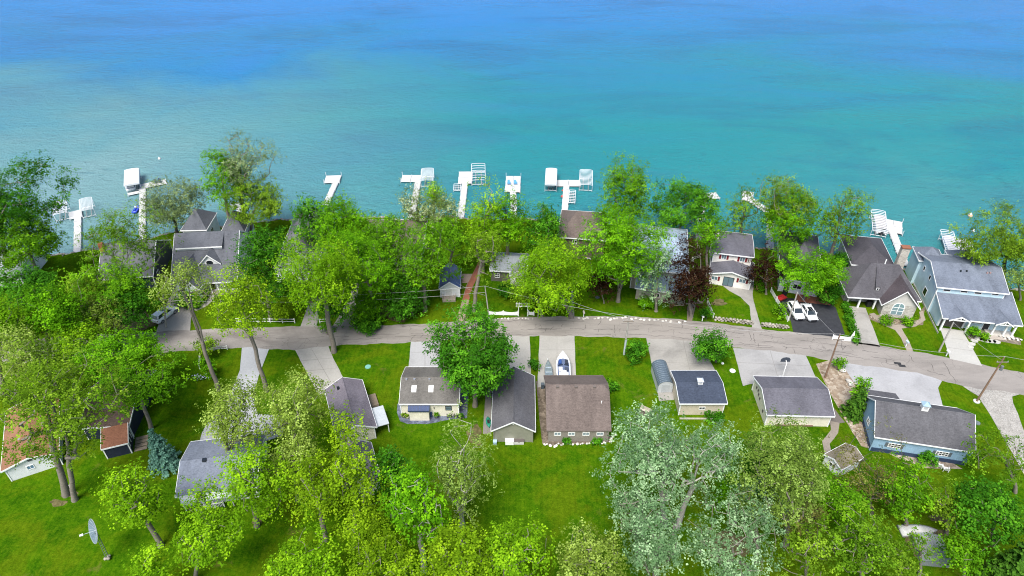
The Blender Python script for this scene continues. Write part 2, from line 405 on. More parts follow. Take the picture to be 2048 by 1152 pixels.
c1 = concrete(CONC, .22); c2 = concrete((.40, .40, .41), .30); c3 = concrete((.36, .345, .32), .42); c4 = concrete((.47, .46, .43), .10); c5 = concrete((.37, .365, .36), .3)
sheet('driveway', [(485,690),(540,694),(522,740),(505,790),(515,828),(571,832),(566,872),(500,890),(399,884),(404,866),(411,852),(424,838),(450,815),(466,775),(480,740)], concrete((.43, .44, .46), .12), DZ)
sheet('driveway', [(588,696),(656,690),(668,720),(688,758),(680,775),(640,795),(610,738)], c1, DZ+.001)
sheet('driveway', [(822,683),(880,680),(882,738),(817,738)], c2, DZ+.002)
sheet('driveway', [(985,672),(1059,671),(1062,748),(1040,760),(985,760)], c1, DZ+.003)
sheet('driveway', [(1079,671),(1149,671),(1152,762),(1075,775)], c1, DZ+.004)
sheet('driveway', [(1292,674),(1396,681),(1412,708),(1432,744),(1420,760),(1345,770),(1348,800),(1318,802),(1309,752)], c3, DZ+.005)
sheet('driveway', [(1466,696),(1540,700),(1611,710),(1632,756),(1610,775),(1500,768),(1486,772),(1476,732)], c5, DZ+.006)
sheet('driveway', [(1678,724),(1768,735),(1848,747),(1884,762),(1876,776),(1886,815),(1800,800),(1733,782),(1708,765),(1696,747)], c2, DZ+.007)
sheet('driveway', [(1925,772),(2045,787),(2024,793),(2026,806),(2036,828),(2047,860),(2085,960),(2055,960),(2024,905),(2006,876),(1978,826),(1956,792)], gravel((.34, .325, .30), (.29, .275, .25), 7.0), DZ+.008)
sheet('driveway', [(312,666),(380,662),(384,622),(402,605),(390,590),(345,585),(322,630)], concrete((.38, .355, .33), .2), DZ+.009)
sheet('driveway', [(600,656),(634,655),(638,620),(648,585),(660,545),(646,540),(632,575),(618,605)], concrete((.36, .34, .31), .25), DZ+.010)
sheet('driveway', [(664,655),(716,654),(711,620),(718,568),(706,566),(700,596),(682,626)], concrete((.35, .32, .29), .3), DZ+.011)
sheet('driveway', [(1446,572),(1509,558),(1505,588),(1507,602),(1516,634),(1525,662),(1505,660),(1499,612),(1481,594),(1459,582)], c3, DZ+.012)
sheet('driveway', [(1578,628),(1587,666),(1660,676),(1690,668),(1671,615),(1660,608),(1597,598),(1555,594)], paint((.028, .030, .036), .85, .25), DZ+.013)
sheet('driveway', [(1698,612),(1731,616),(1748,660),(1760,694),(1716,688),(1708,650)], c3, DZ+.014)
sheet('driveway', [(1880,655),(1926,662),(1964,732),(1900,718)], c4, DZ+.015)
PAVR = concrete((.34, .13, .08), .3, 3.0); PAVP = concrete((.36, .27, .21), .3, 3.0)
sheet('brick_walk', [(913,643),(930,642),(944,570),(966,530),(960,520),(948,545),(932,572)], PAVP, DZ+.016)
sheet('brick_walk', [(925,600),(938,600),(946,572),(968,528),(958,522),(944,550),(933,573)], PAVR, DZ+.022)
sheet('patio', [(924,548),(946,548),(943,566),(924,566)], PAVP, DZ+.017)
sheet('patio', [(1642,570),(1653,581),(1661,611),(1594,603),(1590,590),(1600,560)], PAVR, DZ+.018)
sheet('path', [(1374,642),(1384,643),(1391,612),(1384,598),(1374,615)], concrete((.27, .22, .17), .3), DZ+.019)
sheet('path', [(1139,641),(1149,641),(1146,580),(1142,580)], concrete((.33, .31, .28), .3), DZ+.019)
sheet('path', [(384,618),(398,612),(417,597),(424,582),(430,580),(428,598),(414,612),(392,622)], concrete((.38, .35, .31), .2), DZ+.020)
sheet('garden_path', [(1738,628),(1748,626),(1764,639),(1790,650),(1826,646),(1842,637),(1838,624),(1846,622),(1851,640),(1832,653),(1803,657),(1815,677),(1826,702),(1814,702),(1802,676),(1790,660),(1762,648)], concrete((.34, .29, .24), .3), DZ+.020)
sheet('garden_path', [(1660,842),(1679,846),(1676,866),(1659,888),(1663,905),(1649,909),(1644,882),(1662,860)], concrete((.30, .26, .22), .35), DZ+.021)
sheet('patio', [(1655,800),(1690,845),(1655,850),(1640,838),(1650,815)], concrete((.17, .15, .14), .3), DZ+.019)
sheet('gravel_bed', [(1632,728),(1660,720),(1684,733),(1700,750),(1722,772),(1738,850),(1747,900),(1722,892),(1690,840),(1662,790),(1640,745)], gravel((.34, .29, .23), (.22, .16, .11), 2.2), DZ+.001)
sheet('gravel_bed', [(1742,888),(1800,898),(1905,926),(1925,938),(1850,936),(1795,916)], gravel((.34, .29, .24), (.24, .19, .15), 2.5), DZ+.002)
sheet('gravel_bed', [(795,808),(794,825),(800,842),(815,848),(855,848),(905,838),(934,836),(938,770),(922,760),(900,800)], gravel((.13, .15, .20), (.08, .09, .13), 3.0), DZ+.001)
sheet('gravel_bed', [(1072,762),(1090,766),(1098,880),(1224,872),(1229,866),(1224,884),(1170,888),(1118,889),(1104,892),(1085,888),(1078,830)], gravel((.17, .14, .11), (.10, .08, .06), 3.0), DZ+.001)
sheet('gravel_bed', [(1720,630),(1760,630),(1800,640),(1838,640),(1842,620),(1850,612),(1846,650),(1796,652),(1755,645)], gravel((.22, .18, .13), (.14, .11, .08), 3.0), DZ+.002)
sheet('gravel_bed', [(1926,662),(1940,655),(2000,668),(2040,676),(2042,690),(1995,682),(1938,678)], gravel((.20, .17, .13), (.12, .10, .08), 3.0), DZ+.003)
sheet('gravel_bed', [(966,868),(982,868),(984,735),(974,735)], concrete((.26, .24, .22), .3), DZ+.004)
for k, (px, py, rx, ry) in enumerate([(1438,605,14,7), (138,986,16,9), (116,1006,17,7), (514,1044,10,9), (1885,1036,26,9), (215,740,60,22), (520,930,40,26), (270,640,42,24), (1460,1090,50,28), (1850,1085,40,30), (790,625,40,16), (950,870,14,20)]):
    rg = random.Random(k+40); pts = []
    for q in range(26):
        t = 2*math.pi*q/26; f = 1+.16*math.sin(3*t+k)+.12*math.sin(5*t+2*k)+rg.uniform(-.10, .10); pts.append((px+rx*f*math.cos(t), py+ry*f*math.sin(t)))
    sheet('bare_soil', pts, gravel((.125, .105, .05), (.085, .08, .03), 2.6), DZ-.009+.0008*k)
jm = paint((.16, .15, .14), .9, .1)
def joint(parent, p, q, z):
    a, b_ = G(*p), G(*q); strip('joint', [tuple(a.lerp(b_, t).xy) for t in np.linspace(0, 1, 5)], .05, z, jm, parent)
drv = {o.name: o for o in bpy.data.objects if o.name.startswith('driveway')}
def dname(k): return drv['driveway' if k == 0 else 'driveway.%03d' % k]
for k, z, ls_ in ((1, DZ+.005, [((602,722),(664,716)), ((615,742),(676,736)), ((622,696),(662,765))]), (2, DZ+.006, [((821,705),(880,703)), ((850,683),(850,737))]), (4, DZ+.008, [((1078,700),(1150,700)), ((1077,728),(1151,728)), ((1114,672),(1114,760))]),
                  (5, DZ+.009, [((1296,700),(1407,706)), ((1302,724),(1420,728)), ((1366,680),(1380,742))]), (6, DZ+.010, [((1474,725),(1620,732)), ((1540,701),(1556,756))]), (15, DZ+.019, [((1890,675),(1934,681)), ((1895,695),(1945,702))])):
    for a_, b_ in ls_: joint(dname(k), a_, b_, z)
# ---------------------------------------------------------------- buildings
class House:
    """Local frame: origin under the near-left eave corner, x along the near eave, y away, z up."""
    def __init__(s, name, label, A, B, he, far, ridge=None, rise=2.0, axis='u', kind='gable', ov=.4, rov=.3, wall=None, roof=None, trim=None,
                 cat='house', parent=None, inset=None, z0=0.0, walls=True, roofname='roof', group=None, fascia=True, t=.16):
        PA, PB = G(A[0], A[1], he), G(B[0], B[1], he)
        u = (PB-PA); L = u.length; u.normalize(); v = Vector((-u.y, u.x, 0))
        if hasattr(far, '__len__'): D = (G(far[0], far[1], he)-PA).dot(v)
        else: D = far
        W = Matrix(((u.x, v.x, 0, PA.x), (u.y, v.y, 0, PA.y), (0, 0, 1, 0), (0, 0, 0, 1)))
        s.W, s.L, s.D, s.he, s.ov, s.rov, s.axis = W, L, D, he, ov, rov, axis
        s.Wi = W.inverted()
        if parent is None:
            s.o = empty(name, PA.xy.to_3d(), math.atan2(u.y, u.x), label, cat, group); s.X = Matrix.Identity(4)
            s.root = s
        else:
            s.o = parent.o; s.root = parent.root; s.X = s.root.Wi @ W
        trim = trim or TRIM; s.trim = trim; s.wallm = wall
        if ridge is not None:
            o_, d_ = s.loc_ray(*ridge)
            if axis == 'u': k = (D/2-o_.y)/d_.y
            else: k = (0-o_.y)/d_.y
            rise = o_.z+d_.z*k-he
        s.rise = rise = max(.4, min(rise, 9)); hr = he+rise
        s.info = f'{name} L={L:.1f} D={D:.1f} rise={rise:.1f}'
        # roof, walls
        rb = MB(); wb = MB(); a, c = ov, rov
        if kind == 'gable':
            if axis == 'u':
                h = D/2; rb.prism([(0,he),(h,hr),(D,he),(D,he-t),(h,hr-t*1.15),(0,he-t)], 'x', 0, L)
                ze = he+rise*a/h-t-.02
                wb.prism([(a,z0),(D-a,z0),(D-a,ze),(h,hr-t*1.2-.02),(a,ze)], 'x', c, L-c)
            else:
                h = L/2; rb.prism([(0,he),(h,hr),(L,he),(L,he-t),(h,hr-t*1.15),(0,he-t)], 'y', 0, D)
                ze = he+rise*a/h-t-.02
                wb.prism([(a,z0),(L-a,z0),(L-a,ze),(h,hr-t*1.2-.02),(a,ze)], 'y', c, D-c)
        elif kind in ('hip', 'jerkin'):
            if axis == 'u':
                i = (D/2 if inset is None else inset); i = min(i, L/2-.01); h = D/2
                if kind == 'hip':
                    top = [(0,0,he),(L,0,he),(L,D,he),(0,D,he),(i,h,hr),(L-i,h,hr)]
                    rb.add(top+[(x,y,z-t) for x,y,z in top[:4]], [(0,1,5,4),(1,2,5),(2,3,4,5),(3,0,4),(0,6,7,1),(1,7,8,2),(2,8,9,3),(3,9,6,0),(6,9,8,7)])
                    wb.box(c, a, z0, L-c, D-a, he-t-.01)
                else:
                    q = inset; dz = q/h*rise
                    f0 = (hr-dz-he)/rise*h
                    pts = [(0,0,he),(L,0,he),(L,f0,hr-dz),(L-q,h,hr),(q,h,hr),(0,f0,hr-dz),(0,D-f0,hr-dz),(0,D,he),(L,D,he),(L,D-f0,hr-dz)]
                    rb.add(pts, [(0,1,2,3,4,5),(7,6,4,3,9,8),(5,4,6),(2,9,3)])
                    lo = [(x,y,z-t) for x,y,z in pts]; rb.add(lo, [(5,4,3,2,1,0),(8,9,3,4,6,7),(6,4,5),(3,9,2)])
                    rb.add([pts[0],pts[1],lo[1],lo[0]], [(0,3,2,1)]); rb.add([pts[7],pts[8],lo[8],lo[7]], [(0,1,2,3)])
                    for e in ((0,5),(5,6),(6,7)): rb.add([pts[e[0]],pts[e[1]],lo[e[1]],lo[e[0]]], [(0,1,2,3)])
                    for e in ((1,2),(2,9),(9,8)): rb.add([pts[e[0]],pts[e[1]],lo[e[1]],lo[e[0]]], [(3,2,1,0)])
                    ze = he+rise*a/h-t-.02; zt = hr-dz-t-.25; fy = (zt+t+.02-he)/rise*h
                    wb.prism([(a,z0),(D-a,z0),(D-a,ze),(D-fy,zt),(fy,zt),(a,ze)], 'x', c, L-c)
            else:
                i = L/2
                top = [(0,0,he),(L,0,he),(L,D,he),(0,D,he),(L/2,min(i,D/2-.01),hr),(L/2,max(D-i,D/2+.01),hr)]
                rb.add(top+[(x,y,z-t) for x,y,z in top[:4]], [(0,1,4),(1,2,5,4),(2,3,5),(3,0,4,5),(0,6,7,1),(1,7,8,2),(2,8,9,3),(3,9,6,0),(6,9,8,7)])
                wb.box(a, c, z0, L-a, D-c, he-t-.01)
        elif kind == 'mono':                              # low at the near eave, high at the back
            rb.prism([(0,he),(D,hr),(D,hr-t),(0,he-t)], 'x', 0, L)
            ze = he+rise*a/D-t-.02
            wb.prism([(a,z0),(D-.02,z0),(D-.02,hr-t-.05),(a,ze)], 'x', c, L-c)
        elif kind == 'flat':
            rb.box(0, 0, he-t, L, D, he); wb.box(c, a, z0, L-c, D-a, he-t-.01)
        s.roof = rb.xf(s.X).build(roofname, roof, s.o)
        s.wall = wb.xf(s.X).build('wall', wall, s.o) if walls else None
        if fascia and kind in ('gable', 'mono', 'jerkin', 'hip', 'flat'):
            e = .05; ht = .2
            edges = []
            if kind == 'gable' and axis == 'u': edges = [((0,0,he),(L,0,he)), ((0,D,he),(L,D,he)), ((0,0,he),(0,D/2,hr)), ((0,D,he),(0,D/2,hr)), ((L,0,he),(L,D/2,hr)), ((L,D,he),(L,D/2,hr))]
            elif kind == 'gable': edges = [((0,0,he),(0,D,he)), ((L,0,he),(L,D,he)), ((0,0,he),(L/2,0,hr)), ((L,0,he),(L/2,0,hr)), ((0,D,he),(L/2,D,hr)), ((L,D,he),(L/2,D,hr))]
            elif kind == 'mono': edges = [((0,0,he),(L,0,he)), ((0,0,he),(0,D,hr)), ((L,0,he),(L,D,hr))]
            else: edges = [((0,0,he),(L,0,he)), ((0,D,he),(L,D,he)), ((0,0,he),(0,D,he)), ((L,0,he),(L,D,he))]
            if kind == 'jerkin': edges = edges[:2]
            cx, cy = L/2, D/2
            for p, q in edges:
                p, q = Vector(p), Vector(q); d = (q-p); mid = (p+q)/2
                nrm = Vector((d.y, -d.x, 0)).normalized()
                if nrm.dot(Vector((mid.x-cx, mid.y-cy, 0))) < 0: nrm = -nrm
                o1 = nrm*.003; o2 = nrm*(.003+e); dn = Vector((0,0,-ht)); up = Vector((0,0,.03))
                vs = [p+o1+dn, q+o1+dn, q+o2+dn, p+o2+dn, p+o1+up, q+o1+up, q+o2+up, p+o2+up]
                MB().add(vs, [(0,3,2,1),(4,5,6,7),(0,1,5,4),(1,2,6,5),(2,3,7,6),(3,0,4,7)]).xf(s.X).build('fascia', trim, s.o)
        # ridge cap
        if kind in ('gable',):
            rc = MB(); r_ = .16
            if axis == 'u': rc.prism([(D/2-r_,hr-r_*rise/(D/2)+.025),(D/2,hr+.05),(D/2+r_,hr-r_*rise/(D/2)+.025),(D/2,hr+.006)], 'x', .01, L-.01)
            else: rc.prism([(L/2-r_,hr-r_*rise/(L/2)+.025),(L/2,hr+.05),(L/2+r_,hr-r_*rise/(L/2)+.025),(L/2,hr+.006)], 'y', .01, D-.01)
            rc.xf(s.X).build('ridge_cap', roof, s.roof)
    def loc_ray(s, px, py):
        o = s.Wi @ CAMV; d = s.Wi.to_3x3() @ ray(px, py); return o, d
    def face(s, face):
        a, c = s.ov, s.rov
        if s.axis == 'v': a, c = s.rov, s.ov
        return a, c
    def on(s, face, px, py):
        """where the pixel falls on a wall: (distance along it, height)"""
        o, d = s.loc_ray(px, py); L, D = s.L, s.D; a, c = s.face(face)
        if face == 'near': k = (a-o.y)/d.y; p = o+d*k; return p.x, p.z
        if face == 'left': k = (c-o.x)/d.x; p = o+d*k; return p.y, p.z
        if face == 'right': k = (L-c-o.x)/d.x; p = o+d*k; return p.y, p.z
    def fm(s, face):
        """matrix: x along the wall, y out of it, z up"""
        a, c = s.face(face); L, D = s.L, s.D
        if face == 'near': return Matrix(((1,0,0,0),(0,-1,0,a),(0,0,1,0),(0,0,0,1)))
        if face == 'left': return Matrix(((0,-1,0,c),(1,0,0,0),(0,0,1,0),(0,0,0,1)))
        if face == 'right': return Matrix(((0,1,0,L-c),(1,0,0,0),(0,0,1,0),(0,0,0,1)))
        if face == 'far': return Matrix(((1,0,0,0),(0,1,0,D-a),(0,0,1,0),(0,0,0,1)))
    def window(s, face, x, z, w, h, frame=None, pane=None, bars=(1, 0), px=False, shutters=None, name='window', arch=0):
        if px: x, z = s.on(face, x, z)
        M = s.X @ s.fm(face); fr = .08; b = MB(); x0, x1, z0, z1 = x-w/2, x+w/2, z-h/2, z+h/2
        b.box(x0,.002,z0,x1,.07,z0+fr).box(x0,.002,z1-fr,x1,.07,z1).box(x0,.002,z0+fr,x0+fr,.07,z1-fr).box(x1-fr,.002,z0+fr,x1,.07,z1-fr)
        for i in range(bars[0]): q = x0+w*(i+1)/(bars[0]+1); b.box(q-.03,.012,z0+fr,q+.03,.06,z1-fr)
        for i in range(bars[1]): q = z0+h*(i+1)/(bars[1]+1); b.box(x0+fr,.014,q-.03,x1-fr,.058,q+.03)
        wo = b.xf(M).build(name, frame or WHITE, s.o)
        MB().box(x0+fr-.01,.003,z0+fr-.01,x1-fr+.01,.03,z1-fr+.01).xf(M).build('pane', pane or DARKG, wo)
        if shutters:
            for sx in (x0-.03-.38, x1+.03): MB().box(sx,.002,z0,sx+.38,.05,z1).xf(M).build('shutter', shutters, s.o)
        return wo
    def door(s, face, x, z0, w, h, mat, px=False, framed=True, name='door'):
        if px: x, _ = s.on(face, x, z0); z0 = .1
        M = s.X @ s.fm(face)
        d = MB().box(x-w/2,.002,z0,x+w/2,.06,z0+h).xf(M).build(name, mat, s.o)
        if framed:
            b = MB(); b.box(x-w/2-.1,.002,z0,x-w/2,.08,z0+h+.1).box(x+w/2,.002,z0,x+w/2+.1,.08,z0+h+.1).box(x-w/2,.002,z0+h,x+w/2,.08,z0+h+.1)
            b.xf(M).build('door_frame', WHITE, d)
        MB().cbox((x+w*.38,.08,z0+h*.45), .06, .05, .1).xf(M).build('handle', metal((.5,.5,.5)), d)
        return d
    def local(s): return s.X
    def roofpt(s, px, py, side='near'):
        """where the pixel meets the near roof slope"""
        o, d = s.loc_ray(px, py)
        # plane through the near eave with slope rise/(D/2)
        sl = s.rise/(s.D/2 if s.axis == 'u' else s.D); n = Vector((0, -sl, 1)); p0 = Vector((0, 0, s.he))
        k = n.dot(p0-o)/n.dot(d); return o+d*k
    def vent(s, px, py, sx=.4, sy=.35, h=.25, mat=None, name='roof_vent'):
        p = s.roofpt(px, py); return MB().box(p.x-sx/2,p.y-sy/2,p.z-.25,p.x+sx/2,p.y+sy/2,p.z+h).xf(s.X).build(name, mat or metal((.6,.6,.62)), s.root.o)
    def pipe(s, px, py, h=.5, r=.07, mat=None):
        p = s.roofpt(px, py); return MB().tube([(p.x,p.y,p.z-.2),(p.x,p.y,p.z+h)], r, 7).xf(s.X).build('vent_pipe', mat or WHITE, s.root.o)
    def skylight(s, px, py, w=.75, l=1.0):
        p = s.roofpt(px, py); sl = s.rise/(s.D/2); b = MB()
        f = lambda y: p.z+(y-p.y)*sl
        vs = []
        for dz in (-.05, .11):
            for x, y in ((-w/2,-l/2),(w/2,-l/2),(w/2,l/2),(-w/2,l/2)): vs.append((p.x+x, p.y+y, f(p.y+y)+dz))
        so = b.add(vs, [(0,3,2,1),(4,5,6,7),(0,1,5,4),(1,2,6,5),(2,3,7,6),(3,0,4,7)]).xf(s.X).build('skylight', WHITE, s.root.o)
        k = .4; vs = [(p.x+x, p.y+y, f(p.y+y)+.116) for x, y in ((-w*k,-l*k),(w*k,-l*k),(w*k,l*k),(-w*k,l*k))]+[(p.x+x, p.y+y, f(p.y+y)+.126) for x, y in ((-w*k,-l*k),(w*k,-l*k),(w*k,l*k),(-w*k,l*k))]
        MB().add(vs, [(0,3,2,1),(4,5,6,7),(0,1,5,4),(1,2,6,5),(2,3,7,6),(3,0,4,7)]).xf(s.X).build('pane', glass((.62,.68,.72), .12), so)
    def corner_boards(s, mat=None, h=None):
        a, c = s.face('near'); L, D = s.L, s.D
        for x, y in ((c, a), (L-c, a), (c, D-a), (L-c, D-a)):
            MB().box(x-.07, y-.07, .0, x+.07, y+.07, (h or s.he-.2)).xf(s.X).build('corner_board', mat or s.trim, s.root.o)
HS = []
SHG = shingle((.096, .095, .104), (.06, .06, .067)); SHB = shingle((.135, .108, .098)); SHD = shingle((.095, .10, .115), (.075, .078, .09)); SHN = shingle((.048, .060, .088), (.022, .028, .045))
SHP = shingle((.150, .135, .160)); SHR = shingle((.22, .115, .068), (.15, .075, .045)); SHC = shingle((.105, .103, .122), (.07, .069, .084)); SHM = shingle((.125, .118, .110))
SHBL = shingle((.130, .148, .185), (.09, .103, .132))
cream = siding((.70, .66, .55)); white_s = siding((.72, .73, .74)); beige = siding((.52, .46, .36)); sage = siding((.25, .25, .20)); taupe = siding((.24, .215, .19))
navy = siding((.020, .026, .050)); bluev = siding((.25, .39, .53), 1, .3); pblue = siding((.52, .68, .75)); brownw = siding((.13, .10, .08)); sagewh = siding((.55, .60, .58))

# --- south side of the road
h = House('red_roofed_house', 'white gabled house with an orange brown shingle roof at the left edge', (1,944), (118,906), 2.6, 13, ridge=(52,917), axis='v', wall=white_s, roof=SHR); HS.append(h)
h.window('near', 61, 934, .95, .8, px=True, pane=glass((.10,.18,.28))); h.vent(40, 880); h.corner_boards()
MB().box(h.L/2-.3, h.rov-.04, h.he+h.rise-.95, h.L/2+.3, h.rov-.003, h.he+h.rise-.6).build('gable_vent', paint((.10,.10,.11)), h.o)
h = House('navy_house', 'dark navy house with white corner trim and a dark brown roof behind the trees', (158,857), (258,851), 2.8, 12, rise=2.2, axis='u', wall=navy, roof=shingle((.085,.06,.05)), ov=.3); HS.append(h)
h.window('near', 168, 855, 1.3, .7, px=True); h.corner_boards(WHITE)
MB().cbox((h.L*.52, h.ov-.05, 0), .1, .1, 2.5).build('trim_board', WHITE, h.o)
h2 = House('navy_wing', '', (202,899), (256,886), 2.3, 3.2, rise=1.0, kind='mono', wall=navy, roof=shingle((.20,.09,.055)), parent=h, ov=.15, rov=.15, trim=WHITE, roofname='porch_roof'); h2.corner_boards(WHITE, 2.1)
for k in range(3): MB().box(h2.L-.1, .5+k*.9, 1.0, h2.L-.03, .58+k*.9, 2.0).xf(h2.X).build('porch_trim', WHITE, h.o)
for k in range(4): MB().box(h2.L+.15, .2+k*.75, .04, h2.L+1.9, .8+k*.75, .14-k*.01).xf(h2.X).build('step', wood((.22,.18,.14)), h.o)
h = House('bluegrey_roofed_house', 'pale house with a blue grey shingle roof beside the blue spruce', (350,994), (514,974), 2.7, (377,884), ridge=(358,923), axis='u', wall=white_s, roof=shingle((.165,.185,.235), (.12,.135,.175))); HS.append(h)
h.vent(409, 921, .5, .5, .3, DARKG); h.corner_boards()
h2 = House('porch', '', (362,1006), (462,992), 2.3, 2.2, rise=.35, kind='mono', wall=white_s, roof=paint((.60,.63,.62)), parent=h, ov=.3, rov=.1, roofname='porch_roof', walls=False)
for k in range(6): MB().box(.1+k*(h2.L-.3)/5, .12, 0, .2+k*(h2.L-.3)/5, .22, 2.2).xf(h2.X).build('porch_post', WHITE, h.o)
for k in range(15): MB().box(h2.L*.35+k*.19, .1, .25, h2.L*.35+k*.19+.06, .16, 1.0).xf(h2.X).build('baluster', WHITE, h.o)
MB().box(h2.L*.33, .07, 1.0, h2.L*.34+15*.19, .19, 1.08).xf(h2.X).build('handrail', WHITE, h.o)
h = House('lilac_roofed_house', 'skewed cream house with a lilac grey shingle roof at the end of its driveway', (673,877), (754,854), 2.6, (635,783), ridge=(712,850), axis='v', wall=cream, roof=SHP); HS.append(h)
h.vent(676, 776, .35, .35, .2, DARKG); h.corner_boards()
MB().box(h.L+.02, .6, 1.9, h.L+1.9, 4.6, 2.0).build('awning', paint((.40,.43,.46)), h.o)
for y in (.7, 4.4): MB().box(h.L+1.7, y, 0, h.L+1.8, y+.1, 1.9).build('awning_post', WHITE, h.o)
for k in range(7): MB().box(h.L+.1+k*.2, 6.0, 0, h.L+.16+k*.2, 6.06, 1.0).build('baluster', wood((.16,.13,.1)), h.o)
MB().box(h.L-.2, 6.1, .3, h.L+1.5, 9.2, .42).build('side_deck', wood((.2,.16,.12)), h.o)
MB().box(h.L+.05, 5.97, 1.0, h.L+1.5, 6.09, 1.07).build('handrail', wood((.16,.13,.1)), h.o)
h = House('cream_cottage', 'cream cottage with a purple grey roof nearly buried in yellow green trees', (690,985), (764,963), 2.6, (712,893), rise=1.8, axis='v', wall=cream, roof=SHP); HS.append(h); h.corner_boards()
h = House('skylight_garage', 'cream garage with two white skylights in its brown grey roof', (798,808), (918,808), 3.0, (803,734), ridge=(860,754), axis='u', wall=cream, roof=SHM, cat='garage', ov=.25, rov=.15); HS.append(h)
h.skylight(828, 778); h.skylight(862, 778)
for px in (813, 829, 859): h.vent(px, 759, .3, .3, .16)
h.window('near', 897, 816, 1.0, .9, px=True, frame=paint((.03,.03,.035)), pane=SKYG, bars=(0, 1)); h.corner_boards()
h2 = House('lean', '', (816,822), (858,822), 2.3, 1.9, rise=.7, kind='mono', wall=cream, roof=metalroof((.028,.045,.105)), parent=h, ov=.12, rov=.1, roofname='lean_to_roof', trim=paint((.03,.045,.09)))
MB().tube([h.fm('near') @ Vector((*(lambda q: (q[0], .12))(h.on('near', 868, 813)), 1.8)), h.fm('near') @ Vector((h.on('near', 868, 813)[0], .12, 2.2))], .06, 6).build('wall_lamp', paint((.08,.08,.08)), h.o)
h = House('gable_garage', 'sage garage with a charcoal shingle roof and its gable end to the lawn', (982,862), (1071,863), 2.7, (1068,752), ridge=(1027,844), axis='v', wall=sage, roof=SHG, cat='garage'); HS.append(h); h.corner_boards(sage)
MB().box(h.L/2-.12, h.rov-.06, h.he+h.rise-.85, h.L/2+.12, h.rov-.003, h.he+h.rise-.6).build('gable_lamp', WHITE, h.o)
h = House('brown_garage', 'taupe garage with a wide brown clipped gable roof and four white windows', (1093,861), (1223,861), 2.6, (1087,751), ridge=(1150,769), axis='u', kind='jerkin', inset=.9, wall=taupe, roof=SHB, cat='garage', trim=paint((.16,.13,.12)), ov=.12); HS.append(h)
for px in (1115, 1143, 1172, 1200): h.window('near', px, 867.3, 1.05, .72, px=True, pane=glass((.20,.25,.28)))
for px in (1115, 1152, 1189): h.vent(px, 774, .45, .35, .16, paint((.13,.11,.10)))
h.pipe(1203, 806, .4)
h = House('navy_roofed_garage', 'beige garage with a navy shingle roof and a white cupola', (1359,807.5), (1455,807.5), 2.8, (1344,741), ridge=(1400,765), axis='u', wall=beige, roof=SHN, cat='garage', ov=.3); HS.append(h)
h.window('near', 1404, 816, 1.0, .55, px=True); h.corner_boards()
def cupola(h, px, py, w, hh, wm, rm):
    p = h.roofpt(px, py); p.y = h.D/2; z = h.he+h.rise
    cu = MB().box(p.x-w/2, p.y-w/2, z-.35, p.x+w/2, p.y+w/2, z+hh).build('cupola', wm, h.o)
    q = w/2+.12; MB().add([(p.x-q,p.y-q,z+hh+.004),(p.x+q,p.y-q,z+hh+.004),(p.x+q,p.y+q,z+hh+.004),(p.x-q,p.y+q,z+hh+.004),(p.x,p.y,z+hh+w*.55)], [(0,1,4),(1,2,4),(2,3,4),(3,0,4),(3,2,1,0)]).build('cupola_roof', rm, cu)
    MB().box(p.x-w*.3, p.y-w/2-.03, z+.08, p.x+w*.3, p.y-w/2-.003, z+hh-.1).build('louver', paint((.45,.46,.47)), cu)
    return p, z
cupola(h, 1400, 765, .75, .55, WHITE, paint((.45,.5,.58)))
h = House('cream_garage', 'long cream garage with a slate grey roof behind the basketball hoop', (1534,830), (1670,833), 2.7, (1505.5,752), ridge=(1590,777), axis='u', wall=cream, roof=SHC, cat='garage'); HS.append(h); h.corner_boards()
for px, py in ((1514, 775), (1517, 781), (1520, 797), (1526, 822), (1518, 789)): h.window('left', px, py, .35, .5, px=True, bars=(0,0), frame=paint((.10,.09,.09)))
MB().box(h.L*.2, h.ov-.1, .0, h.L*.75, h.ov-.004, .3).build('foundation', paint((.20,.13,.10)), h.o)
h = House('blue_garage', 'blue board sided garage with a long grey roof and a white cupola', (1749.5,874), (1951.5,905), 3.2, (1926,818), ridge=(1850,815), axis='u', wall=bluev, roof=SHG, cat='garage', ov=.3, rov=.25); HS.append(h)
for px, py in ((1788.5, 891), (1884, 907)): h.window('near', px, py, 1.7, .85, px=True, bars=(3, 1), shutters=paint((.10,.12,.14)))
h.window('left', 1737, 843, 1.2, .9, px=True, bars=(1, 1)); h.corner_boards(paint((.24,.36,.48)))
MB().box(h.rov-.06, h.ov-.06, 0, h.L-h.rov+.06, h.ov-.004, .75).build('base_band', paint((.03,.05,.10)), h.o)
MB().box(h.rov-.06, h.ov, 0, h.rov-.004, h.D-h.ov, .75).build('base_band', paint((.03,.05,.10)), h.o)
p, z = cupola(h, 1849, 812, .9, .7, WHITE, paint((.25,.36,.44)))
b = MB(); b.prism([(h.D*.985, h.he+.05), (h.D+2.2, h.he-.75), (h.D+2.2, h.he-.9), (h.D*.985, h.he-.12)], 'x', 0, h.L*.4); b.build('porch_roof', SHG, h.o)
for x in (.3, h.L*.2, h.L*.38): MB().box(x, h.D+1.9, 0, x+.14, h.D+2.04, 2.35).build('porch_post', WHITE, h.o)
h = House('garden_shed', 'small white garden shed with a mossy roof turned beside the stone path', (1648,909), (1683,940), 2.0, (1721,911), rise=.7, axis='v', wall=white_s, roof=shingle((.19,.165,.12), (.13,.115,.085)), cat='shed', ov=.15, rov=.25); HS.append(h)
h.window('near', h.L*.5, 1.15, 1.0, .8, px=False)
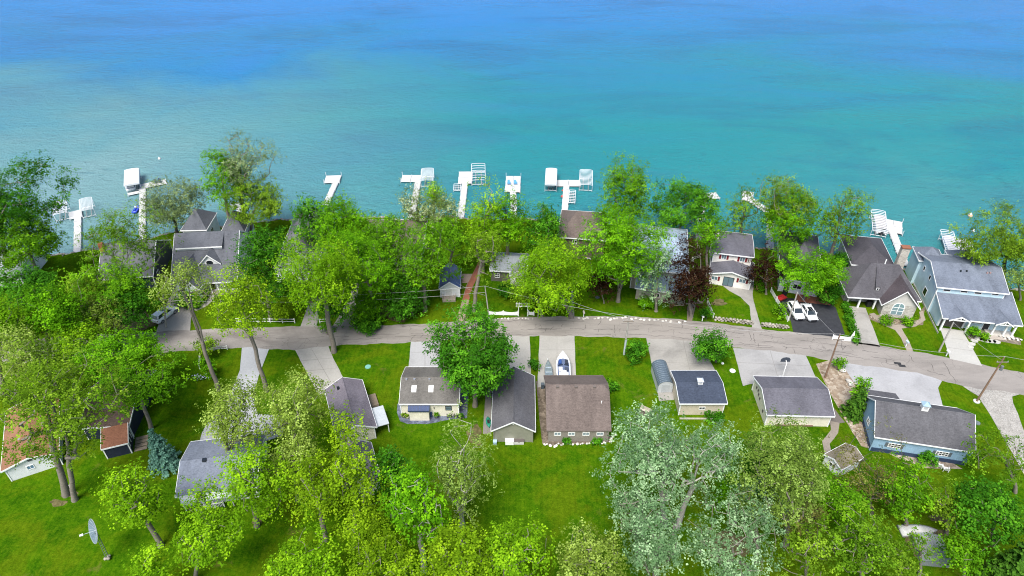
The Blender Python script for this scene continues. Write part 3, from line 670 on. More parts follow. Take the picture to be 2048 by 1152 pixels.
# barrel roofed metal shed
PA = G(1314, 786); PB = G(1345, 785); L = (PB-PA).length; u = (PB-PA).normalized()
bs = empty('barrel_shed', PA, math.atan2(u.y, u.x), 'small metal shed with a rounded dark roof beside the navy roofed garage', 'shed')
D = 5.2; prof = [(0, 1.5)]+[(L/2-L/2*math.cos(t), 1.5+1.05*math.sin(t)) for t in np.linspace(.25, math.pi-.25, 7)]+[(L, 1.5)]
MB().prism([(0.06, 0), (L-.06, 0)]+[(min(max(x, .06), L-.06), z-.05) for x, z in reversed(prof)], 'y', .06, D-.06).build('wall', paint((.42,.44,.46)), bs)
MB().prism(prof+[(x, z-.045) for x, z in reversed(prof)], 'y', 0, D).build('roof', metalroof((.075,.10,.125), 'y'), bs)
MB().box(L*.25, .03, .05, L*.75, .055, 1.75).build('door', paint((.36,.38,.40)), bs)

# --- lake side
h = House('grey_roofed_cottage', 'low grey roofed cottage under the bare limbed tree by the lifts dock', (195,560), (306,552), 3.0, 13, ridge=(250,484), axis='u', wall=navy, roof=shingle((.10,.105,.115))); HS.append(h); h.corner_boards(WHITE)
q = h.roofpt(206, 500); MB().box(q.x-.4, q.y-.4, q.z-1, q.x+.4, q.y+.4, q.z+1.6).build('chimney', paint((.30,.10,.055), .9, .3), h.o)
h.window('right', 3, 1.7, 1.2, 1.0); h.window('near', 3, 1.6, 1.3, 1.0)
HW = House('shingled_lake_house', 'large lake house with a steep dark shingle roof and an arched dormer', (341,570), (474,563), 3.0, 17, ridge=(412,464), axis='u', wall=white_s, roof=SHD, ov=1.6); HS.append(HW)
h = HW
# shed dormer: a raised slab high on the near slope
def slopez(h, y): return h.he+h.rise*y/(h.D/2)
p0 = h.roofpt(353, 505); x0 = p0.x; p1 = h.roofpt(446, 505); x1 = p1.x; yl = p0.y
dz0 = slopez(h, yl)+.9; zr = h.he+h.rise+.06
dm = MB().prism([(yl, dz0), (h.D/2, zr), (h.D/2, zr-.2), (yl, dz0-.2)], 'x', x0, x1).build('shed_dormer_roof', SHD, h.o)
MB().prism([(yl+.25, slopez(h, yl+.25)-.3), (yl+.25, dz0-.1), (h.D/2-.3, zr-.25), (h.D/2-.3, slopez(h, h.D/2-.3)-.3)], 'x', x0+.2, x1-.2).build('shed_dormer_wall', white_s, h.o)
MB().box(x0, yl-.06, dz0-.22, x1, yl-.004, dz0+.02).build('fascia', WHITE, h.o)
# gable dormer with arched window
def gable_dormer(h, pL, pR, peak, wallm, roofm, win=True, back=None):
    q = h.roofpt(*pL); q2 = h.roofpt(*pR); y = min(q.y, q2.y); za = slopez(h, y)+.15; xa, xb = q.x, q2.x; xm = (xa+xb)/2
    o, d = h.loc_ray(*peak); k = (y-o.y)/d.y; zp = max(za+.7, (o+d*k).z)
    yb = (zp-h.he)/h.rise*h.D/2+.3
    if back: yb = back
    t = .14; poly = [(xa, za), (xm, zp), (xb, za), (xb, za-t), (xm, zp-t*1.3), (xa, za-t)]
    MB().prism(poly, 'y', y-.3, yb).xf(h.X).build('dormer_roof', roofm, h.root.o)
    MB().prism([(xa+.25, za-1.0), (xb-.25, za-1.0), (xb-.25, za-t), (xm, zp-t*1.6), (xa+.25, za-t)], 'y', y, yb-.5).xf(h.X).build('dormer_wall', wallm, h.root.o)
    for sgn, xe in ((1, xa), (-1, xb)):
        dx = xm-xe; vs = []
        for yy in (y-.36, y-.303):
            vs += [(xe, yy, za-.2), (xm, yy, zp-.22), (xm, yy, zp+.02), (xe, yy, za+.02)]
        MB().add(vs, [(0,1,2,3),(7,6,5,4),(0,4,5,1),(1,5,6,2),(2,6,7,3),(3,7,4,0)]).xf(h.X).build('rake_board', WHITE, h.root.o)
    if win:
        wd = (xb-xa)*.30; pts = [(xm-wd/2, za-.12), (xm+wd/2, za-.12)]+[(xm+wd/2*math.cos(t), za+.25+wd*.35*math.sin(t)) for t in np.linspace(0, math.pi, 7)]
        wo = MB().prism([(xm+(x-xm)*1.18, za+.1+(z-za-.1)*1.18) for x, z in pts], 'y', y-.05, y-.004).xf(h.X).build('arched_window', WHITE, h.root.o)
        MB().prism(pts, 'y', y-.075, y-.052).xf(h.X).build('pane', DARKG, wo)
    return xm, y, zp
MB().box(0, 0, 0, .01, .01, .01)
gable_dormer(h, (398, 527), (443, 527), (418, 508), white_s, SHD)
# front gable wing on the left
hw2 = House('wing', '', (336,578), (398,580), 3.0, 9, ridge=(360,548), axis='v', wall=sagewh, roof=SHD, parent=h, ov=.35, rov=.4, roofname='wing_roof', trim=WHITE); HS.append(hw2)
hw2.window('near', hw2.L*.5, 3.6, 1.2, .9); hw2.door('near', hw2.L*.5, .05, 3.6, 2.2, paint((.34,.52,.22)), name='garage_door')
# porch
for k in range(6): MB().box(h.L*.46+k*h.L*.105, .25, 0, h.L*.46+k*h.L*.105+.16, .41, 2.8).build('porch_post', WHITE, h.o)
MB().box(h.L*.45, .1, .0, h.L-.1, 1.5, .35).build('porch_deck', wood((.30,.26,.22)), h.o)
MB().box(h.L*.62, .22, 1.05, h.L-.1, .30, 1.13).build('porch_rail', WHITE, h.o)
h.door('near', h.L*.56, .36, 1.1, 2.1, paint((.06,.04,.035)))
for k, (a_, b_, ap) in enumerate((((361,461), (413,460), (390,428)), ((441,466), (489,464), (468,436)))):
    pv = House('pavilion', '', a_, b_, 5.4, 7.0, ridge=None, rise=3.2, axis='u', kind='hip', wall=sagewh, roof=SHD, parent=h, ov=.3, rov=.3, roofname='pavilion_roof', trim=WHITE); HS.append(pv)
    pv.window('right', 3, 3.5, 1.3, 1.1); pv.corner_boards(WHITE, 5.1)
h = House('slate_hip_house', 'slate grey hip roofed house mostly hidden behind the tall bright maple', (545,540), (632,538), 3.2, 22, rise=3.0, axis='v', kind='hip', wall=white_s, roof=shingle((.15,.145,.17)), ov=.4); HS.append(h); h.window('near', 3, 1.7, 1.4, 1.1); h.corner_boards()
h = House('brown_hip_house', 'brown hip roofed house with a white posted porch deep among the trees', (712,518), (842,517), 3.2, 15, rise=4.2, axis='u', kind='hip', inset=5.4, wall=white_s, roof=shingle((.17,.13,.115)), ov=1.8); HS.append(h)
for k in range(8): MB().box(h.L*.55+k*h.L*.062, .3, 0, h.L*.55+k*h.L*.062+.16, .46, 3.0).build('porch_post', WHITE, h.o)
MB().box(h.L*.54, .1, 0, h.L-.2, 1.7, .3).build('porch_deck', wood((.30,.24,.19)), h.o); h.window('near', h.L*.68, 1.8, 1.5, 1.2); h.door('near', h.L*.8, .3, 1.0, 2.1, paint((.10,.07,.05)))
for k in range(3): MB().box(h.L*.70, -1.0+k*.36, 0, h.L*.84, -.65+k*.36, .1+k*.1).build('step', paint((.40,.36,.31)), h.o)
h = House('white_shed', 'little white shed with a blue ribbed metal roof beside the brick walk', (878,577), (921,576), 2.3, 6.5, ridge=(897,564), axis='v', wall=white_s, roof=metalroof((.025,.05,.15), 'y'), cat='shed', ov=.2, rov=.2); HS.append(h); h.corner_boards(None, 2.0)
MB().box(h.L*.15, -1.3, 0, h.L*.75, h.rov-.01, .45).build('ramp', wood((.33,.28,.23)), h.o)
for x in (h.L*.15, h.L*.75): MB().box(x-.04, -1.3, .45, x+.04, -.02, 1.0).build('ramp_rail', wood((.36,.31,.26)), h.o)
h.door('near', h.L*.45, .46, 1.2, 1.5, paint((.62,.62,.60)))
h = House('dark_cottage', 'dark sided cottage with a pale roof and white framed windows by the brick walk', (979,541), (1054,545), 2.7, 6.5, rise=1.5, axis='u', wall=siding((.13,.12,.105)), roof=shingle((.20,.22,.24), (.15,.165,.18)), ov=.3); HS.append(h)
h.window('near', 994.5, 551, .95, .95, px=True, bars=(1, 1)); h.window('near', 1026, 553, .95, .95, px=True, bars=(1, 1)); h.corner_boards(siding((.13,.12,.105)))
h2 = House('entry', '', (1019,552), (1051,553), 2.5, 4, rise=1.3, axis='v', wall=white_s, roof=shingle((.20,.22,.24), (.15,.165,.18)), parent=h, roofname='entry_roof', ov=.15, rov=.2); h2.window('near', h2.L*.5, 1.6, 1.0, 1.0, bars=(1, 0))
h = House('brown_sided_house', 'brown sided two storey house with a brown roof below the long T dock', (1115,474), (1212,481), 5.2, 11, rise=3.2, axis='u', kind='hip', inset=3.5, wall=brownw, roof=shingle((.115,.092,.082)), ov=.4); HS.append(h)
h.window('near', 1149, 484, 1.0, .9, px=True); h.window('near', 1175, 520, 1.2, 1.1, px=True); h.corner_boards(brownw)
h = House('bluegrey_lake_house', 'big pale blue roofed house behind the purple tree and the silver bush', (1262,536), (1378,548), 5.0, 16, rise=3.0, axis='u', wall=siding((.36,.33,.28)), roof=shingle((.27,.34,.42), (.21,.27,.34)), ov=.4, kind='hip', inset=2.5); HS.append(h); h.corner_boards()
h2 = House('front', '', (1270,576), (1376,590), 2.8, 5.5, rise=1.4, kind='mono', wall=siding((.36,.33,.28)), roof=shingle((.24,.30,.38), (.19,.24,.31)), parent=h, roofname='porch_roof', ov=.35, rov=.3); HS.append(h2)
h2.window('left', 2.5, 1.5, 1.0, 1.0); h2.window('near', 4, 1.5, 1.4, 1.0); h.window('left', 5, 3.6, 1.1, 1.1); h.window('near', 3, 3.9, 1.2, .9)
h = House('white_red_shutter_house', 'white two storey house with dark red shutters and a grey roof', (1424.8,504.7), (1508.5,514.8), 5.3, 8.5, ridge=(1470,486), axis='u', wall=siding((.74,.71,.66)), roof=SHC, ov=.4, rov=.35); HS.append(h)
RED = paint((.16,.012,.018))
for px, py in ((1448, 513.5), (1484.7, 519)): h.window('near', px, py, 1.0, 1.1, px=True, pane=SKYG, shutters=RED)
h.corner_boards()
h2 = House('front', '', (1418.5,546.5), (1507,561), 2.7, 6.2, ridge=(1466,544.5), axis='v', wall=siding((.74,.71,.66)), roof=SHC, parent=h, roofname='front_roof', ov=.35, rov=.45); HS.append(h2)
h2.window('near', 1484.7, 562, 1.3, .95, px=True, pane=SKYG, shutters=RED); h2.window('near', 1429, 556, 1.2, .95, px=True, pane=SKYG, shutters=RED)
xx, _ = h2.on('near', 1456.5, 563); h2.window('near', xx, 1.2, 2.0, 2.1, frame=paint((.04,.04,.045)), pane=SKYG, name='sliding_door'); h2.corner_boards()
xx, zz = h2.on('near', 1468, 558); MB().box(xx-.1, h2.rov-.12, zz-.15, xx+.1, h2.rov-.004, zz+.15).xf(h2.X).build('wall_lamp', paint((.05,.05,.05)), h.o)
MB().box(.5, h.D*.5+.3, h.he, 1.2, h.D*.5+1.0, h.he+h.rise+1.2).build('chimney', paint((.60,.58,.55)), h.o)
h = House('dark_hip_house', 'white house with a dark hip roof behind the two parked white cars', (1560,556), (1646,570), 3.2, 18, rise=3.4, axis='u', kind='hip', wall=white_s, roof=shingle((.075,.073,.085)), ov=.3); HS.append(h); h.corner_boards()
h.window('near', 1633, 578, .9, .8, px=True); h.window('near', h.L*.45, 1.7, 1.6, 1.1); h.door('near', h.L*.22, .05, 1.0, 2.1, paint((.10,.08,.07)))
h = HST = House('stone_gable_house', 'stone faced house with a brown hip roof, arched window and stone chimney', (1696,594), (1843,603), 2.8, (1678,539), ridge=(1768,527), axis='u', kind='hip', inset=4.0, wall=stonewall((.42,.40,.36), (.26,.24,.21)), roof=shingle((.080,.077,.086), (.056,.053,.06)), ov=2.6, rov=.6); HS.append(h)
hg = House('wing', '', (1763.5,610), (1841.5,619), 2.8, 8.0, ridge=(1814,583), axis='v', wall=stonewall((.42,.40,.36), (.26,.24,.21)), roof=shingle((.075,.062,.068), (.05,.04,.045)), parent=h, roofname='gable_roof', trim=WHITE, ov=.55, rov=.45); HS.append(hg)
xx, zz = hg.on('near', 1802, 613); xx = hg.L*.47
M = hg.X @ hg.fm('near'); wd = 1.9
pts = [(xx-wd/2, .75), (xx+wd/2, .75)]+[(xx+wd/2*math.cos(t), 2.35+wd*.5*math.sin(t)) for t in np.linspace(0, math.pi, 9)]
wo = MB().prism([(xx+(x-xx)*1.1, 1.8+(z-1.8)*1.08) for x, z in pts], 'y', .004, .05).xf(M).build('arched_window', WHITE, h.o)
MB().prism(pts, 'y', .052, .07).xf(M).build('pane', glass((.16,.24,.26)), wo)
b = MB(); b.box(xx-.05, .072, .75, xx+.05, .10, 3.25).box(xx-wd/2, .073, 1.55, xx+wd/2, .099, 1.63).box(xx-wd/2, .074, 2.3, xx+wd/2, .098, 2.4); b.xf(M).build('mullion', WHITE, wo)
MB().prism([(hg.L*.5-2.6, 2.9), (hg.L*.5+2.6, 2.9), (hg.L*.5, hg.he+hg.rise-.45)], 'y', .003, .03).xf(M).build('gable_panel', siding((.52,.50,.47)), h.o)
hb = House('tower', '', (1703,529), (1792,537), 3.6, 11, ridge=None, rise=2.4, axis='v', kind='hip', wall=stonewall((.42,.40,.36), (.26,.24,.21)), roof=shingle((.060,.057,.066), (.042,.04,.047)), parent=h, roofname='rear_roof', ov=.5, rov=.5); HS.append(hb)
pc = G(1797, 531, 4.0); q = h.Wi @ pc
ch = MB().box(q.x-.75, q.y-.5, 0, q.x+.75, q.y+.5, 8.2).build('chimney', stonewall((.44,.41,.36), (.25,.23,.20)), h.o)
MB().box(q.x-.85, q.y-.6, 8.204, q.x+.85, q.y+.6, 8.4).build('chimney_cap', paint((.22,.09,.05)), ch)
for x in (.35, 2.5, 5.3): MB().box(x, .5, 0, x+.28, .78, 2.64).build('porch_post', stonewall((.42,.40,.36), (.26,.24,.21)) if x < 1 else WHITE, h.o)
gd = h.roofpt(1754, 581); xm = gd.x
sl = h.rise/(h.D/2)
MB().add([(xm-.45, gd.y, gd.z-.1), (xm+.45, gd.y, gd.z-.1), (xm+.45, gd.y, gd.z+.75), (xm-.45, gd.y, gd.z+.75), (xm-.05, gd.y+4, gd.z+4*sl), (xm+.45, gd.y+2.6, gd.z+2.6*sl)], [(0,1,2,3),(3,2,5,4),(0,3,4),(1,5,2)]).build('roof_dormer', shingle((.080,.077,.086), (.056,.053,.06)), h.o)
wo = MB().box(xm-.25, gd.y-.04, gd.z+.08, xm+.25, gd.y-.004, gd.z+.62).build('window', WHITE, h.o); MB().box(xm-.16, gd.y-.06, gd.z+.16, xm+.16, gd.y-.042, gd.z+.54).build('pane', DARKG, wo)
h.pipe(1770, 527, .9, .1); 
h = HBL = House('pale_blue_house', 'large pale blue two storey house with slate roofs and white posted porches', (1874,574), (2019,588), 6.0, 11.5, ridge=(1930,528), axis='u', wall=pblue, roof=SHBL, ov=.4, rov=.45, trim=WHITE); HS.append(h)
for px, py in ((1893.5, 580.5), (1928, 583), (1956, 586), (1990.5, 588)): h.window('near', px, py, 1.25, .5, px=True, bars=(0, 0), frame=WHITE)
for px, py in ((1849, 537), (1860, 555)): h.window('left', px, py, .8, 1.0, px=True, bars=(0, 0))
h.window('left', 1850, 583, 1.5, 1.6, px=True, bars=(0, 0)); h.corner_boards(WHITE)
for px in (1921, 1933): h.vent(px, 543, .25, .25, .25, DARKG)
for px in (1974, 1980): h.vent(px, 547, .22, .22, .3, paint((.3,.2,.2)))
hl = House('front', '', (1886,636), (2046,652), 3.0, 7.2, rise=2.1, kind='mono', wall=pblue, roof=SHBL, parent=h, roofname='front_roof', trim=WHITE, ov=1.7, rov=.4); HS.append(hl)
hl.window('near', 1954, 643, 2.0, .85, px=True, bars=(0, 0)); hl.door('near', hl.on('near', 1974, 648)[0], .1, 1.0, 2.1, paint((.03,.03,.035)))
M = hl.X @ hl.fm('near'); MB().box(.75, .003, .05, 4.6, .04, 2.35).xf(M).build('garage_opening_shade', paint((.10,.085,.075)), h.o)  # flat dark panel on the wall: the open garage's inner shade, painted
b = MB(); b.box(.45, .004, 0, .74, .16, 2.6).box(4.61, .004, 0, 4.9, .16, 2.6).box(.74, .004, 2.36, 4.61, .15, 2.6); b.xf(M).build('garage_frame', WHITE, h.o)
for x in (.5, 4.7, 9.0, 10.9, hl.L-.8): MB().box(x, .25, 0, x+.26, .51, 2.85).xf(hl.X).build('porch_post', WHITE, h.o)
MB().box(8.4, .1, 0, hl.L-.2, 1.7, .25).xf(hl.X).build('porch_deck', paint((.45,.42,.38)), h.o)
for k in range(2): MB().box(8.0, -.35-.4*k, 0, 11.4, .1-.4*k-.01, .18-.08*k).xf(hl.X).build('step', paint((.36,.32,.28)), h.o)
for xc, wdt in ((2.7, 3.6), (10.0, 3.0)):
    zb, zp = 3.02, 3.95; yb = 2.6; t = .12; poly = [(xc-wdt/2, zb), (xc, zp), (xc+wdt/2, zb), (xc+wdt/2, zb-t), (xc, zp-t*1.4), (xc-wdt/2, zb-t)]
    MB().prism(poly, 'y', -.5, yb+.8).xf(hl.X).build('porch_gable_roof', SHBL, h.o)
    for sgn in (-1, 1):
        MB().add([(xc+sgn*wdt/2, -.56, zb-.22), (xc, -.56, zp-.22), (xc, -.56, zp+.02), (xc+sgn*wdt/2, -.56, zb+.02), (xc+sgn*wdt/2, -.503, zb-.22), (xc, -.503, zp-.22), (xc, -.503, zp+.02), (xc+sgn*wdt/2, -.503, zb+.02)], [(0,1,2,3),(7,6,5,4),(0,4,5,1),(1,5,6,2),(2,6,7,3),(3,7,4,0)]).xf(hl.X).build('rake_board', WHITE, h.o)
    b = MB(); b.box(xc-wdt*.3, -.5, zb-.02, xc+wdt*.3, -.42, zb+.1); b.box(xc-.06, -.49, zb+.1, xc+.06, -.43, zp-.25); b.xf(hl.X).build('gable_truss', WHITE, h.o)
for a_, b_ in (((1838,521), (1892,527)), ((1906,528), (1968,534))):
    pv = House('lakeside', '', a_, b_, 5.6, 5.0, rise=1.9, axis='u', kind='hip', wall=pblue, roof=SHBL, parent=h, roofname='lakeside_roof', ov=.3, rov=.3, trim=WHITE); HS.append(pv)
MB().box(h.rov-.08, -6, 0, h.rov-.006, h.D-.5, .35).build('foundation', stonewall((.42,.40,.36), (.26,.24,.21)), h.o)
# sunken patio shelter between the two houses: dark gazebo frame
h = House('far_left_house', 'pale roofed house glimpsed through trees at the left edge of the shore', (-45,556), (40,552), 3.0, 10, rise=1.8, axis='u', wall=white_s, roof=shingle((.30,.31,.34))); HS.append(h)
HINFO = [x.info for x in HS]
# ---------------------------------------------------------------- docks, lifts, boats
DECK_Z = -.25
deckm = concrete((.60, .60, .59), .22, 2.0); alum = metal((.62, .64, .66), .35); alumw = paint((.62, .64, .66), .45, .08)
darkpost = paint((.10, .10, .11), .6)
_pm = {}
def panel_mesh(L, W):
    k = (round(L, 2), round(W, 2))
    if k not in _pm:
        me = bpy.data.meshes.new('deck_panel'); b = MB().box(-L/2, -W/2, -.09, L/2, W/2, 0)
        me.from_pydata(b.v, [], b.f); me.materials.append(deckm); _pm[k] = me
    return _pm[k]
_po = {}
def post_mesh(h):
    k = round(h, 1)
    if k not in _po:
        b = MB().tube([(0,0,-2.0), (0,0,k)], .05, 6); me = bpy.data.meshes.new('post'); me.from_pydata(b.v, [], b.f); me.materials.append(alumw); _po[k] = me
    return _po[k]
def dock(label, runs, posts_up=.0, group='private docks along the shore'):
    """runs: (pixel from, pixel to, width in m)"""
    P0 = G(*runs[0][0], DECK_Z)
    o = empty('dock', P0, 0, label, 'dock', group)
    for ri, (a, c, wd) in enumerate(runs):
        pa, pc = G(*a, DECK_Z), G(*c, DECK_Z); d = pc-pa; L = d.length; rz = math.atan2(d.y, d.x); n = max(1, round(L/2.6)); sl = L/n
        up = Vector((-math.sin(rz), math.cos(rz), 0)); dz = ri*.012
        rows = max(1, round(wd/2.4)); rw = wd/rows
        for i in range(n):
            for r_ in range(rows):
                link_mesh('deck_panel', panel_mesh(sl-.09, rw-.06), o, pa-P0+d*((i+.5)/n)+up*(rw*(r_+.5)-wd/2)+Vector((0,0,dz)), rz)
        for i in range(n+1):
            for s in (-1, 1):
                hgt = .9 if (i in (0, n) and ri > 0 and posts_up) else .08
                link_mesh('post', post_mesh(hgt), o, pa-P0+d*(i/n)+up*s*(wd/2+.06))
        b = MB()
        for s in (-1, 1):
            e = up*s*(wd/2-.03); q0 = pa-P0+e; q1 = pc-P0+e; b.tube([q0+Vector((0,0,-.17+dz)), q1+Vector((0,0,-.17+dz))], .07, 4)
        b.build('side_beam', alumw, o)
    return o
def lift_frame(NL, NR, FL, zt, name, label, bows, group, arch=.22, cover=None, rails=True, low=.55, cat='boat lift'):
    A, B, C = G(*NL, zt), G(*NR, zt), G(*FL, zt); v = (C-A); L = v.length; v.normalize(); u = Vector((v.y, -v.x, 0)); W = (B-A).dot(u)
    o = empty(name, (A.x, A.y, WATER_Z), math.atan2(u.y, u.x), label, cat, group); H = zt-WATER_Z
    for x in (.0, W):
        for y in (L*.12, L*.88): MB().tube([(x, y, -1.6), (x, y, H)], .055, 6).build('upright', alumw, o)
    for x in (0, W): MB().tube([(x, 0, H), (x, L, H)], .06, 6).build('side_rail', alumw, o)
    for y in (L*.12, L*.88): MB().tube([(0, y, .35), (W, y, .35)], .07, 6).build('cross_beam', alumw, o)
    if rails:
        for x in (W*.3, W*.7): MB().tube([(x, L*.08, low), (x, L*.92, low)], .08, 5).build('bunk', paint((.30,.29,.28)), o)
    arcm = None
    for i in range(bows):
        y = L*i/(bows-1)
        if arcm is None:
            b = MB().tube([(W*(.5-.5*math.cos(t)), 0, arch*math.sin(t)) for t in np.linspace(0, math.pi, 9)], .062, 5)
            arcm = bpy.data.meshes.new('canopy_bow'); arcm.from_pydata(b.v, [], b.f); arcm.materials.append(alumw)
        link_mesh('canopy_bow', arcm, o, (0, y, H))
    if cover:
        sk = .55; prof = [(-.06, H-sk)]+[(W*(.5-.52*math.cos(t)), H+.05+(arch+.05)*math.sin(t)) for t in np.linspace(0, math.pi, 11)]+[(W+.06, H-sk)]
        rings = []
        for i in range(15):
            y = -.1+(L+.2)*i/14; sag = .025*(i % 2)
            rings.append([(x, y, z-(sag if 0 < k < len(prof)-1 else 0)) for k, (x, z) in enumerate(prof)])
        MB().loft(rings, closed=False, cap=False).build('canopy_cover', cover, o, True)
        b = MB(); b.add([(x, -.1, z) for x, z in prof[1:-1]]+[(prof[-1][0], -.1, H-.15), (prof[0][0], -.1, H-.15)], [tuple(range(len(prof)))]); b.build('cover_end', cover, o)
    return o, W, L
def hull(o, W, L, z, mat, name='hull', bow_at=1.0, deckm_=None, depth=.85, x0=0, y0=0):
    """V-bow hull, bow away (y+)"""
    rings = []
    for i in range(9):
        t = i/8; k = (1-max(0, (t-.5)/.5)**2.1); wx = W/2*max(.03, k*(.94+.06*math.sin(t*3)))
        zs = z+.12*max(0, (t-.5)/.5)**2; kb = depth*(1-.55*max(0, (t-.6)/.4)**2)
        y = y0+L*t
        rings.append([(x0-wx, y, zs), (x0-wx*.86, y, zs-kb*.55), (x0, y, zs-kb), (x0+wx*.86, y, zs-kb*.55), (x0+wx, y, zs), (x0+wx*.9, y, zs+.06), (x0, y, zs+.05), (x0-wx*.9, y, zs+.06)])
    return MB().loft(rings).build(name, mat, o, True)
def runabout(loc, rz, label, W=2.3, L=6.2, z=1.0, cockpit=True, group=None, trailer=False):
    o = empty('motorboat', loc, rz, label, 'boat', group)
    hull(o, W, L, z, gloss((.72,.73,.74), .25))
    if cockpit:
        MB().prism([(-W*.40, .25), (W*.40, .25), (W*.41, L*.5), (W*.28, L*.72), (-W*.28, L*.72), (-W*.41, L*.5)], 'z', z+.055, z+.075).build('cockpit_floor', paint((.10,.13,.22)), o)
        for x, y, sx, sy, m in ((-.5, 1.9, .6, .7, WHITE), (.5, 1.9, .6, .7, paint((.05,.06,.09))), (0, .75, 1.5, .6, WHITE), (-.55, 3.6, .5, 1.0, paint((.03,.07,.22))), (.55, 3.6, .5, 1.0, paint((.03,.035,.05)))):
            MB().cbox((x, y, z+.078), sx, sy, .38).build('seat', m, o)
        MB().cbox((0, 1.3, z+.078), .9, .6, .3).build('engine_cover', gloss((.70,.70,.71)), o)
        for s in (-1, 1):
            MB().add([(s*.1, 3.1, z+.08), (s*W*.42, 2.8, z+.08), (s*W*.36, 2.6, z+.55), (s*.1, 2.85, z+.6)], [(0,1,2,3),(3,2,1,0)]).build('windscreen', glass((.05,.08,.11)), o)
    if trailer:
        b = MB(); b.tube([(-.5, .2, .55), (-.45, L*.7, .5), (0, L+1.0, .45)], .06, 5).tube([(.5, .2, .55), (.45, L*.7, .5), (0, L+1.0, .45)], .06, 5); b.build('trailer_frame', paint((.20,.20,.21)), o)
        for s in (-1, 1): MB().tube([(s*.98, 1.7, .3), (s*1.16, 1.7, .3)], .3, 12).build('wheel', paint((.02,.02,.02)), o)
    return o
def pontoon(NL, NR, FL, label, z=.25, cover=None):
    A, B, C = G(*NL, z), G(*NR, z), G(*FL, z); v = C-A; L = v.length; v.normalize(); u = Vector((v.y, -v.x, 0)); W = (B-A).dot(u)
    o = empty('pontoon_boat', (A.x, A.y, WATER_Z), math.atan2(u.y, u.x), label, 'boat', 'pontoon boats on lifts'); zz = z-WATER_Z
    for x in (W*.16, W*.84): MB().tube([(x, 0, zz-.65), (x, L*.85, zz-.65), (x, L, zz-.5)], [.3, .3, .08], 10).build('pontoon', metal((.55,.57,.6), .3), o, True)
    MB().box(0, 0, zz-.35, W, L, zz-.25).build('deck', paint((.40,.40,.41)), o)
    for x in (.03, W-.07): MB().box(x, .3, zz-.24, x+.04, L-.3, zz+.42).build('side_panel', gloss((.30,.36,.50), .3), o)
    for y in (.3, L-.34): MB().box(.08, y, zz-.24, W-.08, y+.04, zz+.42).build('end_panel', gloss((.55,.58,.62), .3), o)
    rings = []
    for i in range(11):
        y = .2+(L-.4)*i/10; hh = .32+.16*math.sin(i*1.9)**2
        rings.append([(-.02, y, zz+.40), (W*.15, y, zz+.44+hh*.5), (W*.5, y, zz+.44+hh), (W*.85, y, zz+.44+hh*.5), (W+.02, y, zz+.40)])
    MB().loft(rings, closed=False, cap=False).build('mooring_cover', cover or paint((.42,.40,.40), .8, .15), o, True)
    MB().cbox((W*.5, -.25, zz-.5), .45, .45, .8).build('outboard_motor', paint((.04,.04,.05)), o)
    return o
GL = 'boat lifts beside the docks'
whitec = paint((.58,.60,.62), .6, .10)
dock('white T dock at far left between two ribbed boat lifts', [((154,509),(155,432),1.4), ((138,431),(164,425),3.4)])
lift_frame((106,431), (134,428), (106,406), 1.4, 'boat_lift', 'bare ribbed boat lift frame left of the far left T dock', 14, GL)
lift_frame((160,424), (186,418), (158,400), 1.4, 'boat_lift', 'bare ribbed boat lift frame right of the far left T dock', 14, GL)
dock('long white dock with two deck chairs and a platform reaching right', [((284,482),(285,374),1.35), ((279,373),(332,362),2.2), ((255,388),(279,383),1.0)])
lift_frame((248,372), (278,370), (249,342), 1.6, 'boat_lift', 'boat lift with white canopy left of the dock with deck chairs', 8, GL, cover=whitec)
c = G(264, 385, WATER_Z); runabout((c.x, c.y, WATER_Z-.1), .42, 'white motorboat parked under the leftmost white canopy', z=1.1, cockpit=True, L=7)
dock('short white dock behind the two dark pavilion roofs', [((484,452),(478,412),1.3), ((463,412),(480,408),2.6)])
dock('white dock bent like a seven with no lift beside it', [((650,410),(674,358),1.35), ((650,358),(681,357),3.6)], 1)
dock('white dock with platform to the left and a ribbed lift on its right', [((821,446),(836,360),1.4), ((803,356),(841,356),3.2)], 1)
lift_frame((841,362), (866,362), (843,338), 1.4, 'boat_lift', 'ribbed boat lift on the right of the dock over the blossoming trees', 14, GL)
dock('white dock with wide end platform beside the tall open wire lift', [((921,438),(930,364),1.4), ((930,367),(932,343),3.4)])
lift_frame((943,361), (971,361), (943,328), 1.2, 'boat_lift', 'open wire boat lift frame at the end of a dock', 8, GL, arch=.15)
lift_frame((907,380), (921,379), (908,368), -.1, 'jet_ski_lift', 'small empty jet ski lift left of the wide platform dock', 4, GL, arch=.02)
dock('white dock platform with two blue chairs rising over the trees', [((1028,446),(1026,380),1.4), ((1025,384),(1027,352),3.6)], 1)
dock('long white T dock between a white canopy and a ribbed lift', [((1128,446),(1133,369),1.35), ((1113,365.5),(1161,365.5),2.9)])
lift_frame((1090,369), (1113,369), (1092,338), 1.6, 'boat_lift', 'boat lift with white canopy left of the long T dock', 8, GL, cover=whitec)
c = G(1101, 378, WATER_Z); runabout((c.x, c.y, WATER_Z-.1), 0, 'white motorboat under the canopy beside the long T dock', z=1.2, L=7)
lift_frame((1159,370), (1185,370), (1160,340), 1.4, 'boat_lift', 'ribbed boat lift frame right of the long T dock', 14, GL)
lift_frame((1137,405), (1150,404), (1139,380), .0, 'jet_ski_lift', 'small ribbed lift along the stem of the long T dock', 9, GL, arch=.04)
dock('white dock glimpsed behind the round leafy tree on the shore', [((1398,482),(1406,392),1.4), ((1404,392),(1436,390),2.6)])
dock('white dock zigzagging behind two airy shore trees', [((1541,497),(1541,424),1.5), ((1543,426),(1497,396),1.8), ((1494,402),(1497,383),2.4)])
lift_frame((1476,498), (1500,500), (1478,470), .6, 'boat_lift', 'dark low lift behind the roof of the white house with red shutters', 5, GL, arch=.1)
